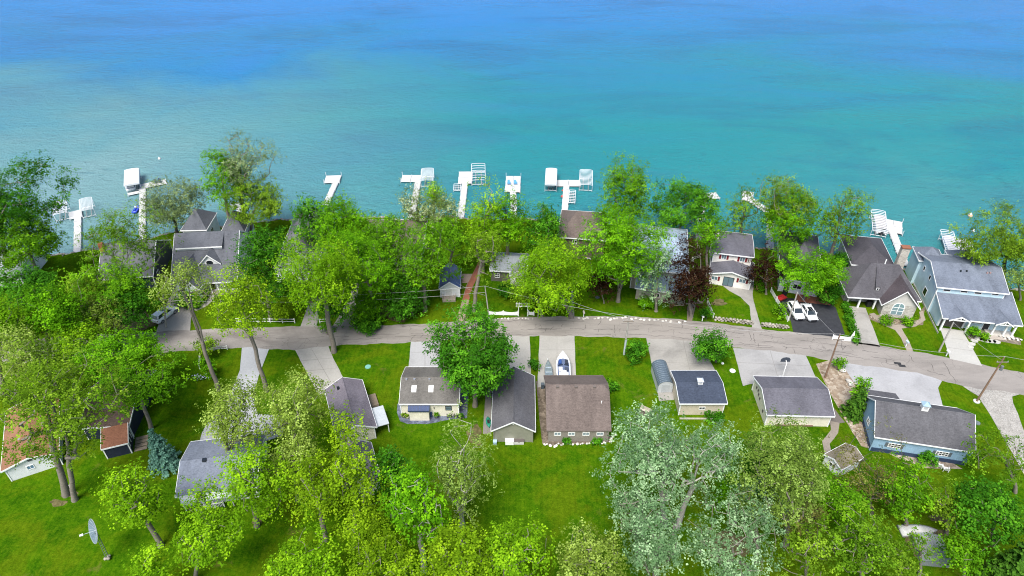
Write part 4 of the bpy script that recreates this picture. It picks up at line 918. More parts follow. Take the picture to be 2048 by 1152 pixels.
dock('white dock with square platform and pontoon lift near the stone chimney', [((1812,531),(1780,448),1.5), ((1787,465),(1787,440.5),3.6)], 1)
lift_frame((1746,462), (1776,464), (1742,419), 1.1, 'boat_lift', 'ribbed lift over the pontoon boat by the square dock platform', 14, GL)
pontoon((1752,462), (1776,464), (1747,432), 'grey covered pontoon boat beside the square dock platform')
lift_frame((1722,512), (1747,514), (1716,490), .9, 'boat_lift', 'pale ribbed lift close to the rear of the stone house', 8, GL)
dock('white dock behind the pale blue house at right', [((1952,545),(1922,478),1.6), ((1928,500),(1922,478),4.2)])
lift_frame((1893,506), (1920,508), (1881,460), 1.1, 'boat_lift', 'ribbed lift over the pontoon boat behind the pale blue house', 14, GL)
pontoon((1896,505), (1921,507), (1884,474), 'blue sided pontoon boat behind the pale blue house', cover=paint((.46,.46,.50), .8, .1))
c = G(4, 452, WATER_Z); runabout((c.x, c.y, WATER_Z-.3), 1.2, 'small white boat half hidden by trees at the left edge', W=1.9, L=4.5, z=.6, cockpit=False)
# buoys
def buoy(px, py, label, m1, m2, r=.42):
    c = G(px, py, WATER_Z); o = empty('buoy', c, 0, label, 'buoy', 'buoys on the lake')
    MB().blob((0,0,.12), r, r, r*.9, 1, 12, 6, 0).build('float', m1, o, True); MB().tube([(0,0,.12+r*.6), (0,0,.12+r*1.35)], [r*.5, r*.3], 10).build('top', m2, o)
buoy(1940, 432, 'white round buoy with orange band off the right docks', paint((.70,.45,.33)), whitec, .5)
buoy(1946, 463, 'small white cone buoy beside the right shore tree', whitec, paint((.75,.75,.75)), .35)
buoy(319, 318, 'pinkish white mooring buoy far out on the left', paint((.72,.60,.58)), whitec, .35)
buoy(1124, 394, 'red ball fender floating nearer the shore by the long T dock', paint((.55,.05,.03)), paint((.5,.06,.04)), .3)
buoy(1125, 382, 'red ball fender floating farther out by the long T dock', paint((.55,.06,.03)), paint((.5,.06,.04)), .22)
# chairs on docks / lawns: adirondack style
def chair(loc, rz, label, m, cat='chair', group='outdoor chairs'):
    o = empty('lawn_chair', loc, rz, label, cat, group)
    MB().add([(-.3,-.3,.36),(.3,-.3,.36),(.3,.25,.26),(-.3,.25,.26),(-.3,-.3,.40),(.3,-.3,.40),(.3,.25,.30),(-.3,.25,.30)], [(0,3,2,1),(4,5,6,7),(0,1,5,4),(1,2,6,5),(2,3,7,6),(3,0,4,7)]).build('seat', m, o)
    MB().add([(-.3,.22,.24),(.3,.22,.24),(.28,.5,1.0),(-.28,.5,1.0),(-.3,.26,.24),(.3,.26,.24),(.28,.54,1.0),(-.28,.54,1.0)], [(0,1,2,3),(7,6,5,4),(0,4,5,1),(1,5,6,2),(2,6,7,3),(3,7,4,0)]).build('backrest', m, o)
    for s in (-1, 1):
        MB().box(s*.36-.05, -.32, .55, s*.36+.05, .36, .58).build('armrest', m, o); MB().box(s*.33-.03, -.3, 0, s*.33+.03, -.22, .55).build('leg', m, o); MB().box(s*.33-.03, .25, 0, s*.33+.03, .33, .55).build('leg', m, o)
navyp = paint((.03,.05,.12)); skyp = paint((.10,.32,.55)); blackp = paint((.02,.02,.022)); whp = paint((.76,.76,.76))
for (px, py, m, l) in ((311, 367, navyp, 'navy deck chair nearer the stem of the left chair dock'), (320, 365.5, navyp, 'navy deck chair at the tip of the left chair dock'), (1018, 369, skyp, 'left of two blue chairs on the dock above the trees'), (1031, 369, skyp, 'right of two blue chairs on the dock above the trees')):
    c = G(px, py, DECK_Z); chair((c.x, c.y, DECK_Z+.026), 0.2, l, m)
for (px, py, m, rz, l) in ((899, 834, blackp, .1, 'black patio chair nearer the lean-to of the skylight garage'), (913, 834, blackp, -.15, 'black patio chair at the corner of the skylight garage'), (1877, 934, whp, 2.6, 'white lawn chair closest to the blue garage wall'), (1890, 941, whp, 2.8, 'white lawn chair farther out from the blue garage')):
    c = G(px, py); chair((c.x, c.y, .03), rz, l, m)
# jet ski
c = G(269, 428, WATER_Z); o = empty('jet_ski', (c.x, c.y, WATER_Z), .1, 'blue jet ski floating beside the dock with deck chairs', 'jet ski')
hull(o, 1.15, 3.0, .5, gloss((.03,.07,.55), .3), depth=.6); MB().cbox((0, .9, .55), .4, 1.3, .3).build('seat', gloss((.02,.05,.35)), o); MB().cbox((0, 1.8, .55), .5, .4, .45).build('handlebar_console', whp, o)
# trailered boats at the brown garage
c = G(1127, 768); runabout((c.x, c.y, .02), -.03, 'white open motorboat on a trailer in the brown garage driveway', W=2.45, L=6.6, z=1.25, trailer=True)
c = G(1098, 766); o = empty('rowboat', (c.x, c.y, .02), 0, 'small aluminium rowboat beside the trailered motorboat', 'boat')
hull(o, 1.35, 4.6, .75, metal((.55,.60,.66), .3), depth=.6); MB().prism([(-.5, .2), (.5, .2), (.5, 2.4), (.2, 3.7), (-.2, 3.7), (-.5, 2.4)], 'z', .815, .84).build('floor', metal((.42,.48,.55), .4), o)
for y in (.6, 1.7, 2.8): MB().box(-.5, y, .845, .5, y+.28, .9).build('thwart', metal((.6,.64,.68), .35), o)
MB().tube([(0, 4.4, .6), (0, 5.4, .5)], .05, 5).build('trailer_tongue', alumw, o)
# upturned canoe-like boat and tarp shelter in the lower right
c = G(1837, 1062); o = empty('overturned_boat', (c.x, c.y, .02), R(-88), 'grey boat lying upside down beside the shelter at lower right', 'boat')
rings = []
for i in range(9):
    t = i/8; k = max(.06, 1-abs(max(0, (t-.35)/.65))**2.2); y = -2.6+5.2*t
    rings.append([(-.85*k, y, .0), (-.78*k, y, .35*k), (-.35*k, y, .62*k), (.35*k, y, .62*k), (.78*k, y, .35*k), (.85*k, y, .0)])
MB().loft(rings).build('hull', paint((.48,.48,.47), .5, .2), o, True)
MB().tube([(-.86, -2.6, .06), (-.86, .6, .06), (-.55, 1.7, .06), (0, 2.6, .06), (.55, 1.7, .06), (.86, .6, .06), (.86, -2.6, .06)], .05, 5).build('gunwale', paint((.16,.12,.14)), o)
h = House('tarp_shelter', 'low grey translucent shelter with a pitched roof at lower right', (1846,1122), (1907,1128), 1.1, 4.0, rise=.5, axis='v', wall=paint((.20,.22,.22)), roof=paint((.22,.245,.25), .55, .2), cat='shelter', ov=.1, rov=.1, fascia=False)
# ---------------------------------------------------------------- cars
def car(loc, rz, label, L=4.75, W=1.9, H=1.7, suv=True, sunroof=True, black_glass=True):
    """nose towards -y in local space"""
    o = empty('parked_car', loc, rz, label, 'car', 'white parked cars'); body = gloss((.74,.75,.76), .2)
    hw = W/2; st = [(-L/2, .62, .55, .80), (-L/2+.12, .80, .30, .86), (-L/2+.5, .93, .24, .95), (-L/2+1.25, .985, .22, 1.06), (-.2, 1., .22, 1.10), (L*.25, 1., .22, 1.12), (L/2-.45, .97, .26, 1.14), (L/2-.08, .88, .34, 1.08), (L/2, .78, .5, .95)]
    rings = []
    for y, k, zb, zt in st:
        x = hw*k; zt *= H/1.7; rings.append([(-x*.94, y, zb), (x*.94, y, zb), (x, y, zb+.25), (x*.99, y, zt-.14), (x*.90, y, zt), (-x*.90, y, zt), (-x*.99, y, zt-.14), (-x, y, zb+.25)])
    MB().loft(rings).build('body', body, o, True)
    zb = 1.06*H/1.7; rear = L/2-.25 if suv else L/2-.75
    fy0, fy1, ry1, ry0 = -L/2+1.22, -L/2+2.0, rear-.35, rear
    wb, wt = hw*.90, hw*.72
    # glasshouse
    g = [(-wb, fy0, zb), (wb, fy0, zb), (wb, ry0, zb+.04), (-wb, ry0, zb+.04), (-wt, fy1, H-.05), (wt, fy1, H-.05), (wt, ry1, H-.05), (-wt, ry1, H-.05)]
    MB().add(g, [(0,1,5,4),(1,2,6,5),(2,3,7,6),(3,0,4,7),(4,5,6,7)]).build('window_glass', glass((.02,.028,.034), .06), o)
    # roof skin and pillars
    rr = [[(x*k, y, z) for x, k in ((-wt, 1.02), (-wt, .8), (wt, .8), (wt, 1.02))] for y, z in ()]
    MB().loft([[(-wt*1.03, y, z-.05), (-wt*.85, y, z), (wt*.85, y, z), (wt*1.03, y, z-.05)] for y, z in ((fy1-.06, H-.05), (fy1+.3, H), (0.2, H+.015), (ry1-.2, H), (ry1+.08, H-.04))], closed=False, cap=False).build('roof', body, o, True)
    for s in (-1, 1):
        MB().tube([(s*wb*1.0, fy0, zb), (s*wt*1.02, fy1, H-.04)], .05, 5).build('pillar', body, o); MB().tube([(s*wb*1.0, ry0, zb+.04), (s*wt*1.02, ry1, H-.04)], .09, 5).build('pillar', body, o)
        MB().tube([(s*wb*1.0, .15, zb), (s*wt*1.03, .12, H-.05)], .045, 5).build('pillar', body, o)
        MB().cbox((s*(hw+.1), fy0+.45, zb-.02), .2, .14, .16).build('mirror', body, o)
        MB().cbox((s*hw*.66, -L/2+.12, .72*H/1.7), .36, .22, .14).build('headlight', glass((.55,.58,.6), .1), o)
        MB().cbox((s*hw*.72, L/2-.1, .82*H/1.7), .3, .16, .2).build('tail_light', glass((.35,.02,.02), .2), o)
        for y in (-L/2+.95, L/2-.95):
            wh = MB().tube([(s*(hw-.2), y, .34), (s*(hw+.015), y, .34)], .34, 16).build('wheel', paint((.02,.02,.02)), o); MB().tube([(s*(hw+.016), y, .34), (s*(hw+.035), y, .34)], .22, 12).build('rim', metal((.5,.5,.52)), wh)
    MB().cbox((0, -L/2-.005, .45), hw*1.1, .08, .22).build('grille', paint((.03,.03,.035)), o)
    if sunroof: MB().box(-wt*.62, -.55, H-.01, wt*.62, .45, H+.024).build('sunroof', glass((.012,.014,.018), .05), o)
    MB().cbox((0, L/2+.0, .5), .5, .05, .13).build('number_plate', paint((.6,.6,.6)), o)
    return o
c = G(1590, 628); car((c.x, c.y, .034), R(3), 'white parked suv closest to the white driveway wall', sunroof=False, L=4.7)
c = G(1616, 630); car((c.x, c.y, .034), R(3), 'white parked car with a black sunroof on the dark asphalt', H=1.5, suv=False, L=4.8)
c = G(331, 634); car((c.x, c.y, .034), R(158), 'white parked suv on the left driveway with its tail to the road', L=4.9, W=1.95, H=1.75)
# ---------------------------------------------------------------- trees
def leaf_mat(name, c, c2, trans=.45, hl=None):
    c, c2 = (c[0]*1.48, c[1]*1.58, c[2]*1.4), (min(.8, c2[0]*1.52), min(.8, c2[1]*1.68), c2[2]*1.5)
    t = NT(name, .8, .02); at = t.n('ShaderNodeAttribute', attribute_name='tint')
    nz = t.noise(t.coord(True), .35, 3)
    f = t.math('ADD', t.math('MULTIPLY', at.outputs['Fac'], .75), t.math('MULTIPLY', nz, .25))
    col = t.ramp(f, [(.12, sc(c, .55)), (.45, c), (.75, c2), (.98, hl or sc(c2, 1.15))])
    t.color(col)
    tr = t.n('ShaderNodeBsdfTranslucent'); t.l(col, tr.inputs['Color'])
    mx = t.n('ShaderNodeMixShader'); mx.inputs[0].default_value = trans
    t.l(t.b.outputs[0], mx.inputs[1]); t.l(tr.outputs[0], mx.inputs[2]); t.l(mx.outputs[0], t.t.nodes['Material Output'].inputs['Surface'])
    return t.m
#        colour low, colour high, leaf area index, leaf size, tuft tightness, openness
KIND = {
 'bright': ((.068,.185,.005), (.170,.340,.009), 3.4, .27),
 'mid':    ((.066,.170,.006), (.160,.300,.010), 3.2, .27),
 'dark':   ((.024,.095,.006), (.070,.190,.010), 3.4, .27),
 'rich':   ((.035,.125,.008), (.100,.250,.014), 3.8, .30),
 'yellow': ((.110,.190,.006), (.245,.345,.012), 3.2, .26),
 'lime':   ((.105,.215,.006), (.240,.370,.012), 3.0, .26),
 'olive':  ((.090,.160,.010), (.205,.295,.022), 2.0, .24),
 'airy':   ((.070,.145,.008), (.165,.275,.016), 1.7, .24),
 'pale':   ((.135,.190,.026), (.310,.370,.090), 2.6, .24),
 'cream':  ((.110,.160,.036), (.420,.420,.280), 2.6, .24),
 'silver': ((.110,.190,.090), (.340,.420,.270), 1.4, .23),
 'grey':   ((.110,.150,.060), (.240,.280,.140), 1.5, .22),
 'purple': ((.022,.009,.006), (.065,.033,.020), 3.4, .26),
 'brown':  ((.110,.100,.030), (.190,.200,.050), .75, .20),
 'spruce': ((.050,.120,.100), (.170,.290,.250), 4.0, .22),
 'fir':    ((.020,.065,.008), (.065,.140,.016), 4.0, .24),
 'willow': ((.120,.180,.030), (.260,.330,.085), 1.5, .22),
}
LM = {k: leaf_mat('leaves_'+k, v[0], v[1]) for k, v in KIND.items()}
bark = wood((.21, .185, .155), .8); bark_pale = wood((.36, .34, .31), .8); bark_dark = wood((.10, .085, .075), .8)
def leaves_mesh(name, C, N, size, tint, mat, rs, asp=1.35):
    n = len(C); N = N/np.maximum(1e-6, np.linalg.norm(N, axis=1))[:, None]
    r = rs.normal(size=(n, 3)); a = np.cross(N, r); a /= np.maximum(1e-6, np.linalg.norm(a, axis=1))[:, None]; b = np.cross(N, a)
    s = (size*rs.uniform(.65, 1.3, n))[:, None]
    l = a*s*asp*.5; w_ = b*s*.5
    fold = N*s*.16
    V = np.stack([C-l, C+w_+fold, C+l, C-w_+fold], 1).reshape(-1, 3).astype(np.float32)
    me = bpy.data.meshes.new(name); me.vertices.add(4*n); me.loops.add(4*n); me.polygons.add(n)
    me.vertices.foreach_set('co', V.ravel()); me.loops.foreach_set('vertex_index', np.arange(4*n, dtype=np.int32))
    me.polygons.foreach_set('loop_start', np.arange(0, 4*n, 4, dtype=np.int32)); me.polygons.foreach_set('loop_total', np.full(n, 4, dtype=np.int32))
    at = me.attributes.new('tint', 'FLOAT', 'POINT'); at.data.foreach_set('value', np.repeat(np.clip(tint, 0, 1), 4).astype(np.float32))
    me.materials.append(mat); me.update(calc_edges=True); return me
NLEAF = [0]
def grow(kind, ctr, a, c, rs, nclump, lean=(0, 0), trunk_r=.25, hf=None, stems=1, bare=.0, lai=1.0, barkm=None, lobes=7, tight=1.0):
    """crown as clumps hung on a branching skeleton; returns branch builder and leaf arrays, in the tree's own frame"""
    lo, hi, LAI, ls = KIND[kind]; LAI *= lai*1.45; ls *= .80
    ld = rs.normal(size=(lobes, 3)); ld /= np.linalg.norm(ld, axis=1)[:, None]; la = rs.uniform(.0, .55, lobes)
    d = rs.normal(size=(nclump*3, 3)); d /= np.linalg.norm(d, axis=1)[:, None]
    d = d[(d[:, 2] > -.75)][:nclump]; n = len(d)
    k = .69+(np.clip(d@ld.T, 0, 1)**3*la).sum(1)
    rad = np.where(rs.uniform(size=n) < .72, rs.uniform(.78, 1.0, n), rs.uniform(.30, .8, n))*k
    pts = d*rad[:, None]*np.array([a, a, c])+np.array(ctr)
    pts[:, 2] = np.maximum(pts[:, 2], .35)
    if hf is None: hf = max(.5, ctr[2]-c*.75)
    fork = np.array([ctr[0]*min(1, hf/max(ctr[2], .1))*.85, ctr[1]*min(1, hf/max(ctr[2], .1))*.85, hf])
    nodes = []; par = []
    for i in range(6):
        t = i/5; wv = .015*hf*math.sin(t*4+rs.uniform(0, 2))*(0 < i < 5)
        nodes.append((fork[0]*t**1.2+wv, fork[1]*t**1.2, fork[2]*t)); par.append(i-1)
    # leader(s) up through the crown
    for s_ in range(max(1, stems)):
        tip = np.array(ctr)+np.array([rs.normal()*a*.35*(stems > 1 or .4), rs.normal()*a*.3*(stems > 1 or .4), c*(.25+.3*rs.uniform())])
        pr = 5
        for i in range(1, 5):
            t = i/4; p = fork+(tip-fork)*t+rs.normal(size=3)*a*.035; nodes.append(tuple(p)); par.append(pr); pr = len(nodes)-1
    order = np.argsort(np.linalg.norm(pts-fork, axis=1)); tips = []
    for idx in order:
        p = pts[idx]; A = np.array(nodes[5:]); dd = np.linalg.norm(A-p, axis=1); df = np.linalg.norm(A-fork, axis=1); dp = np.linalg.norm(p-fork)
        cost = dd*1.0+df*.30+np.where(df > dp, 3.0, 0)+np.where(A[:, 2] > p[2]+.3, .8, 0)
        j = int(np.argmin(cost))+5; q = np.array(nodes[j]); L = np.linalg.norm(p-q)
        ns = max(1, min(4, int(L/1.1))); pr = j; bend = rs.normal(size=3)*L*.10; bend[2] = -abs(bend[2])*.5+L*.06
        for i in range(1, ns+1):
            t = i/ns; x = q+(p-q)*t+bend*math.sin(math.pi*t); nodes.append(tuple(x)); par.append(pr); pr = len(nodes)-1
        tips.append(pr)
    m = len(nodes); area = np.zeros(m)
    ch = np.zeros(m, int)
    for i in range(1, m): ch[par[i]] += 1
    area[ch == 0] = .016**2
    for i in range(m-1, 0, -1): area[par[i]] += area[i]*1.04
    r = np.sqrt(area); r *= trunk_r/r[0]; r = r*(r/trunk_r)**.18; r = np.maximum(r, .014)
    r[:6] = np.maximum(r[:6], trunk_r*np.array([1.35, 1.08, 1, .96, .93, .9]))
    bb = MB(); P = [Vector(x) for x in nodes]
    bb.tube(P[:6], list(r[:6]), 9, False)
    for i in range(6, m):
        if ch[i] == 0 and rs.uniform() < .35: continue
        r0 = min(r[par[i]], r[i]*1.7); bb.tube([P[par[i]], P[i]], [r0, r[i]], 6 if r[i] > .08 else 4, False)
    # leaves in tufts round the clumps
    la_ = ls*ls*1.35*.6
    total = int(LAI*math.pi*a*math.sqrt(a*max(c, a*.4))/la_*1.15)
    cl = rs.uniform(size=n) >= bare; act = np.nonzero(cl)[0]
    if len(act) == 0: return bb, None
    per = max(6, total//len(act)); cs = 1.55*math.sqrt(math.pi*a*c*4/n)*.30*tight; plume = 1.9 if kind in ('silver', 'pale', 'willow', 'yellow', 'lime') else 1.0
    tf = max(3, per//9); T = np.repeat(pts[act], tf, 0)+rs.normal(size=(len(act)*tf, 3))*np.array([cs, cs, cs*.62])
    ctint = np.repeat(rs.uniform(.05, .75, len(act)), tf)+rs.uniform(-.14, .14, len(T))
    C = np.repeat(T, 9, 0)+rs.normal(size=(len(T)*9, 3))*ls*np.array([1.0, 1.0, 1.0*plume])
    tint = np.repeat(ctint, 9)+rs.uniform(-.08, .09, len(C))
    out = (C-np.array(ctr))/np.array([a, a, max(c, .3)])
    N = rs.normal(size=C.shape)*.38+np.array([0, 0, .9])+out*.45
    ok = C[:, 2] > .12; C = C[ok]; N = N[ok]; tint = tint[ok]
    NLEAF[0] += len(C)
    return bb, (C, N, ls, tint)
TREES = []
def tree(kind, box, base, label, seed=None, trunk_r=None, hf=None, stems=1, bare=0, lai=1.0, n=None, barkm=None, group='broadleaf trees among the houses', name='tree', cat='tree', ccmin=.42, wide=1.0):
    x0, y0, x1, y1 = box; B = G(*base); seed = seed if seed is not None else int(abs(x0)*7+y0*3+x1); rs = np.random.RandomState(seed % 99991)
    cx, cy = (x0+x1)/2, (y0+y1)/2; X = XatY(cx, cy, B.y); Z = zat(cx, cy, B.y); k = ppm((X, B.y, Z))
    a = (x1-x0)/2/k*.92*wide; ang = math.atan2(CAMH-Z, B.y); hh = (y1-y0)/2/k*.97
    c2 = hh*hh-(a*math.sin(ang))**2; c = math.sqrt(c2)/math.cos(ang) if c2 > 0 else 0
    c = max(a*ccmin, min(c, a*2.2)); Z = max(Z, c*.72)
    ctr = (X-B.x, 0.0, Z)
    if n is None: n = int(np.clip(5.0*a*math.sqrt(a*c)/1.25, 22, 150))
    if trunk_r is None: trunk_r = float(np.clip(.021*(Z+c), .06, .36))
    bb, lv = grow(kind, ctr, a, c, rs, n, trunk_r=trunk_r, hf=hf, stems=stems, bare=bare, lai=lai)
    o = empty(name, B, 0, label, cat, group)
    bb.build('trunk', barkm or bark, o, True)
    if lv is not None:
        link_mesh('crown', leaves_mesh('crown', *lv[:3], lv[3], LM[kind], rs), o)
    TREES.append((label, round(a, 1), round(c, 1), round(Z, 1)))
    return o
def shrub(kind, box, base, label, seed=None, lai=1.3, group='shrubs in the gardens', name='shrub', cat='shrub', n=None):
    x0, y0, x1, y1 = box; B = G(*base); rs = np.random.RandomState((seed or int(x0*3+y0)) % 99991)
    cx, cy = (x0+x1)/2, (y0+y1)/2; k = ppm(B); a = (x1-x0)/2/k*.84; ang = math.atan2(CAMH, B.y); hh = (y1-y0)/2/k*.84
    c2 = hh*hh-(a*math.sin(ang))**2; c = math.sqrt(c2)/math.cos(ang) if c2 > 0 else 0; c = max(a*.5, min(c, a*1.6))
    X = XatY(cx, cy, B.y); Z = max(zat(cx, cy, B.y), c*.75)
    bb, lv = grow(kind, (X-B.x, 0, Z), a, c, rs, n or int(np.clip(7*a*a, 14, 50)), trunk_r=.06, hf=.15, lai=lai, tight=.62)
    o = empty(name, B, 0, label, cat, group); bb.build('stem', bark_dark, o, True); link_mesh('foliage', leaves_mesh('foliage', *lv[:3], lv[3], LM[kind], rs), o); return o
def conifer(kind, base, top, wpx, label, seed=1, group='conifers', lai=1.0):
    B = G(*base); rs = np.random.RandomState(seed); H = zat(*top, B.y); k = ppm((B.x, B.y, H*.4)); Rm = wpx/2/k
    o = empty('conifer', B, 0, label, 'tree', group)
    bb = MB().tube([(0,0,0), (0,0,H*.5), (0,0,H)], [.16, .1, .02], 8); C = []; N = []; tn = []
    ly = int(H/.32)
    for i in range(ly):
        t = i/ly; z = .25+t*(H-.3); rr = Rm*(1-t)**.85*(1+.12*rs.normal()); nb = max(5, int(11*(1-t)+4))
        for q in range(nb):
            an = 2*math.pi*(q+rs.uniform())/nb; L = rr*rs.uniform(.78, 1.12); tip = np.array([math.cos(an)*L, math.sin(an)*L, z-.18*L+.1*L*rs.uniform()])
            if L > .5 and q % 2 == 0: bb.tube([(0,0,z), tuple(tip)], [.035, .012], 3, False)
            nn = max(5, int(22*L*lai)); s = rs.uniform(.25, 1.0, nn)[:, None]; p = np.array([0, 0, z])*(1-s)+tip*s+rs.normal(size=(nn, 3))*[.12, .12, .07]
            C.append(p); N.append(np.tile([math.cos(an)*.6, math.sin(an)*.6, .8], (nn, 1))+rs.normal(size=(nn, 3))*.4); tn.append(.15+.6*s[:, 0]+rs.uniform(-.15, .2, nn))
    C = np.concatenate(C); N = np.concatenate(N); tn = np.concatenate(tn); NLEAF[0] += len(C)
    bb.build('trunk', bark_dark, o); link_mesh('crown', leaves_mesh('crown', C, N, KIND[kind][3], tn, LM[kind], rs, 1.7), o); return o

# ---- upper left, by the water
tree('dark', (-80,335,98,480), (20,565), 'dark green oak at the water in the upper left corner')
tree('mid', (-45,400,132,548), (90,575), 'mid green tree with a trunk on the far left shore')
tree('rich', (-30,525,128,625), (60,672), 'leafy green tree behind the far left yards')
tree('airy', (165,395,335,575), (252,622), 'sparse tree with many bare limbs in front of the grey cottage', stems=4, lai=.8, hf=4)
tree('grey', (282,346,412,470), (356,474), 'thin olive grey tree leaning over the water beside the chair dock', stems=3, lai=1.7, barkm=bark_dark, hf=3)
tree('mid', (170,520,300,640), (235,680), 'green tree crowding the grey cottage wall')
tree('olive', (120,530,240,640), (165,672), 'olive tree with brownish crown left of the grey cottage')
tree('dark', (222,560,308,650), (275,690), 'dark tree filling the gap left of the suv driveway')
tree('bright', (402,294,492,425), (466,480), 'bright green shore tree behind the dark pavilion roofs', stems=2)
tree('grey', (432,280,532,385), (495,478), 'silver grey bare looking tree behind the bright shore tree', stems=2, lai=1.4)
tree('olive', (452,355,576,455), (500,486), 'yellow olive tree left of the slate hip roof', lai=1.5)
tree('dark', (474,436,592,610), (540,640), 'dense dark tree between the lake house and the slate hip roof')
tree('rich', (590,374,668,500), (628,520), 'green shore tree to the left of the seven shaped dock', stems=2)
tree('bright', (625,392,745,520), (690,540), 'bright tree in front of the seven shaped dock stem')
tree('lime', (556,460,730,640), (668,704), 'tall bright maple rooted on the lawn edge south of the road', stems=4, lai=.85, trunk_r=.4, n=120)
tree('bright', (655,470,798,605), (756,636), 'big bright maple over the two concrete drives', stems=3, n=110)
tree('bright', (690,555,768,665), (733,642), 'slim bright tree with a pale trunk by the mail post', stems=2, barkm=bark_pale)
tree('rich', (636,578,690,648), (655,668), 'low leafy tree between the two concrete drives')
tree('mid', (740,413,832,570), (790,580), 'green tree covering the brown hip roof', stems=2)
tree('rich', (775,545,855,640), (825,630), 'dark leafy tree left of the little white shed')
tree('mid', (800,455,898,598), (850,622), 'big green tree standing over the little white shed', stems=2, n=120)
tree('cream', (797,376,872,450), (838,470), 'white blossoming tree over the dock stem, left one', lai=.75)
tree('cream', (836,385,925,455), (880,480), 'white blossoming tree between two docks', lai=.85)
tree('lime', (845,364,892,410), (868,462), 'small lime tree right behind the blossoming trees', lai=.8)
tree('mid', (700,430,770,520), (735,545), 'leafy tree over the left part of the brown hip roof', stems=2)
tree('mid', (850,425,945,535), (905,560), 'mixed green tree above the brick walk', stems=2)
tree('lime', (925,378,1010,520), (965,545), 'lime green tree right of the wide platform dock', stems=2)
tree('bright', (975,385,1060,500), (1015,540), 'bright tree hiding the stem of the blue chair dock', stems=2)
tree('olive', (938,455,1000,550), (947,622), 'tree with an ivy covered trunk beside the brick walk', lai=1.0, hf=7)
tree('rich', (1058,400,1130,500), (1096,535), 'dark glossy tree left of the brown sided house')
tree('lime', (1018,468,1172,640), (1143,636), 'wide pale green tree over the white arbor', stems=3, n=140, hf=5)
tree('olive', (1025,520,1095,625), (1084,632), 'second trunk under the wide pale green tree', lai=1.2, hf=6)
tree('mid', (1196,292,1308,480), (1268,505), 'tallest shore tree behind the bright maple', stems=3, n=130, hf=3)
tree('bright', (1165,398,1330,590), (1236,603), 'bright spreading maple in front of the brown sided house', stems=4, n=150, hf=2.5)
tree('rich', (1303,354,1452,468), (1354,474), 'round leafy tree at the water behind the purple tree', stems=2, n=120)
tree('bright', (1384,436,1442,510), (1412,552), 'small bright tree behind the purple tree top')
tree('silver', (1276,490,1346,612), (1312,622), 'silver leaved bush tree in front of the pale blue roof', hf=.6)
tree('purple', (1334,486,1426,632), (1382,634), 'dark purple leaved tree beside the white red shutter house', n=110, hf=1)
tree('purple', (1180,545,1225,600), (1208,606), 'small purple bush tree under the bright maple', hf=.6)
tree('airy', (1448,354,1522,485), (1478,500), 'airy green tree with an ivy trunk behind the white house', stems=2, lai=1.0, hf=5)
tree('olive', (1512,344,1628,450), (1562,508), 'pale olive tree behind the dark hip roof', lai=1.1)
tree('bright', (1514,388,1638,490), (1580,520), 'dense bright tree above the dark hip roof', n=110)
tree('airy', (1634,374,1736,505), (1655,528), 'open branching shore tree left of the square dock platform', stems=3, lai=1.2)
tree('bright', (1545,490,1690,586), (1606,600), 'bright spreading tree shading the parked cars', n=110, stems=2)
tree('purple', (1504,496,1558,580), (1532,588), 'dark red leaved tree right of the white red shutter house', hf=.5)
tree('olive', (1938,428,2075,545), (2004,578), 'gnarled olive green oak at the right edge of the shore', stems=3, lai=1.9, barkm=bark_dark)
tree('willow', (1985,515,2075,590), (2040,600), 'pale green undergrowth tree right of the pale blue house')
# ---- left block south of the lake houses
tree('bright', (38,562,168,690), (105,752), 'bright tree in the middle of the left thicket')
tree('lime', (-50,590,62,720), (8,790), 'lime green tree at the left edge above the orange roof')
tree('pale', (140,595,242,680), (192,716), 'pale flowering tree inside the left thicket')
tree('bright', (150,645,335,770), (250,802), 'wide bright tree in front of the suv driveway', n=130)
tree('lime', (85,640,205,735), (150,778), 'lime tree between the left thicket and the navy house')
tree('pale', (-10,655,100,775), (40,830), 'pale yellowish tree left of the navy house')
tree('mid', (180,700,368,825), (303,858), 'thin crowned green tree right of the navy house', lai=.75, stems=2)
tree('olive', (-25,680,225,900), (133,990), 'huge leaning tree with a thick trunk over the orange brown roof', n=150, lai=.8, stems=3, hf=13, trunk_r=.42)
tree('lime', (40,740,160,840), (90,880), 'lime tree over the ridge of the orange brown roof', lai=.9)
tree('olive', (95,800,185,930), (150,1000), 'slim forked trunk tree beside the white gable wall', lai=.7, hf=4)
tree('pale', (308,518,424,620), (437,780), 'yellowish tree leaning left across the road from the daffodils', lai=.55, stems=3, hf=10, trunk_r=.32)
tree('yellow', (428,528,548,680), (533,782), 'yellow green tree leaning left over the white rail fence', lai=.75, stems=3, hf=9, trunk_r=.34)
tree('olive', (384,668,438,708), (412,712), 'small dark olive tree by the corner of the white rail', lai=1.3)
tree('pale', (402,744,548,915), (455,930), 'pale flowering tree over the blue grey roof', stems=4, lai=.75, n=110, hf=2)
tree('pale', (530,752,662,880), (590,930), 'pale yellow tree over the curved concrete pad', stems=3, lai=.9)
tree('pale', (545,860,640,960), (595,1000), 'low pale tree between the blue grey roof and the cottage', lai=.9)
tree('yellow', (660,820,720,910), (690,960), 'narrow yellow tree in front of the lilac roof', lai=.6)
tree('lime', (216,925,322,1065), (322,1092), 'lime tree on the lawn left of the pale porch', stems=3, n=110)
tree('lime', (345,1005,498,1125), (390,1160), 'round lime tree with a stout trunk at lower left', n=120, hf=5.5)
tree('lime', (440,885,572,1035), (514,1052), 'lime tree before the right end of the blue grey roof', stems=3, lai=.8)
tree('lime', (345,960,440,1030), (420,1060), 'thin lime tree over the pale porch', lai=.5)
tree('lime', (262,1098,350,1180), (310,1200), 'small pale lime tree at the bottom left')
tree('yellow', (590,880,690,1070), (650,1080), 'yellow tree left of the buried cottage', stems=2, lai=.95)
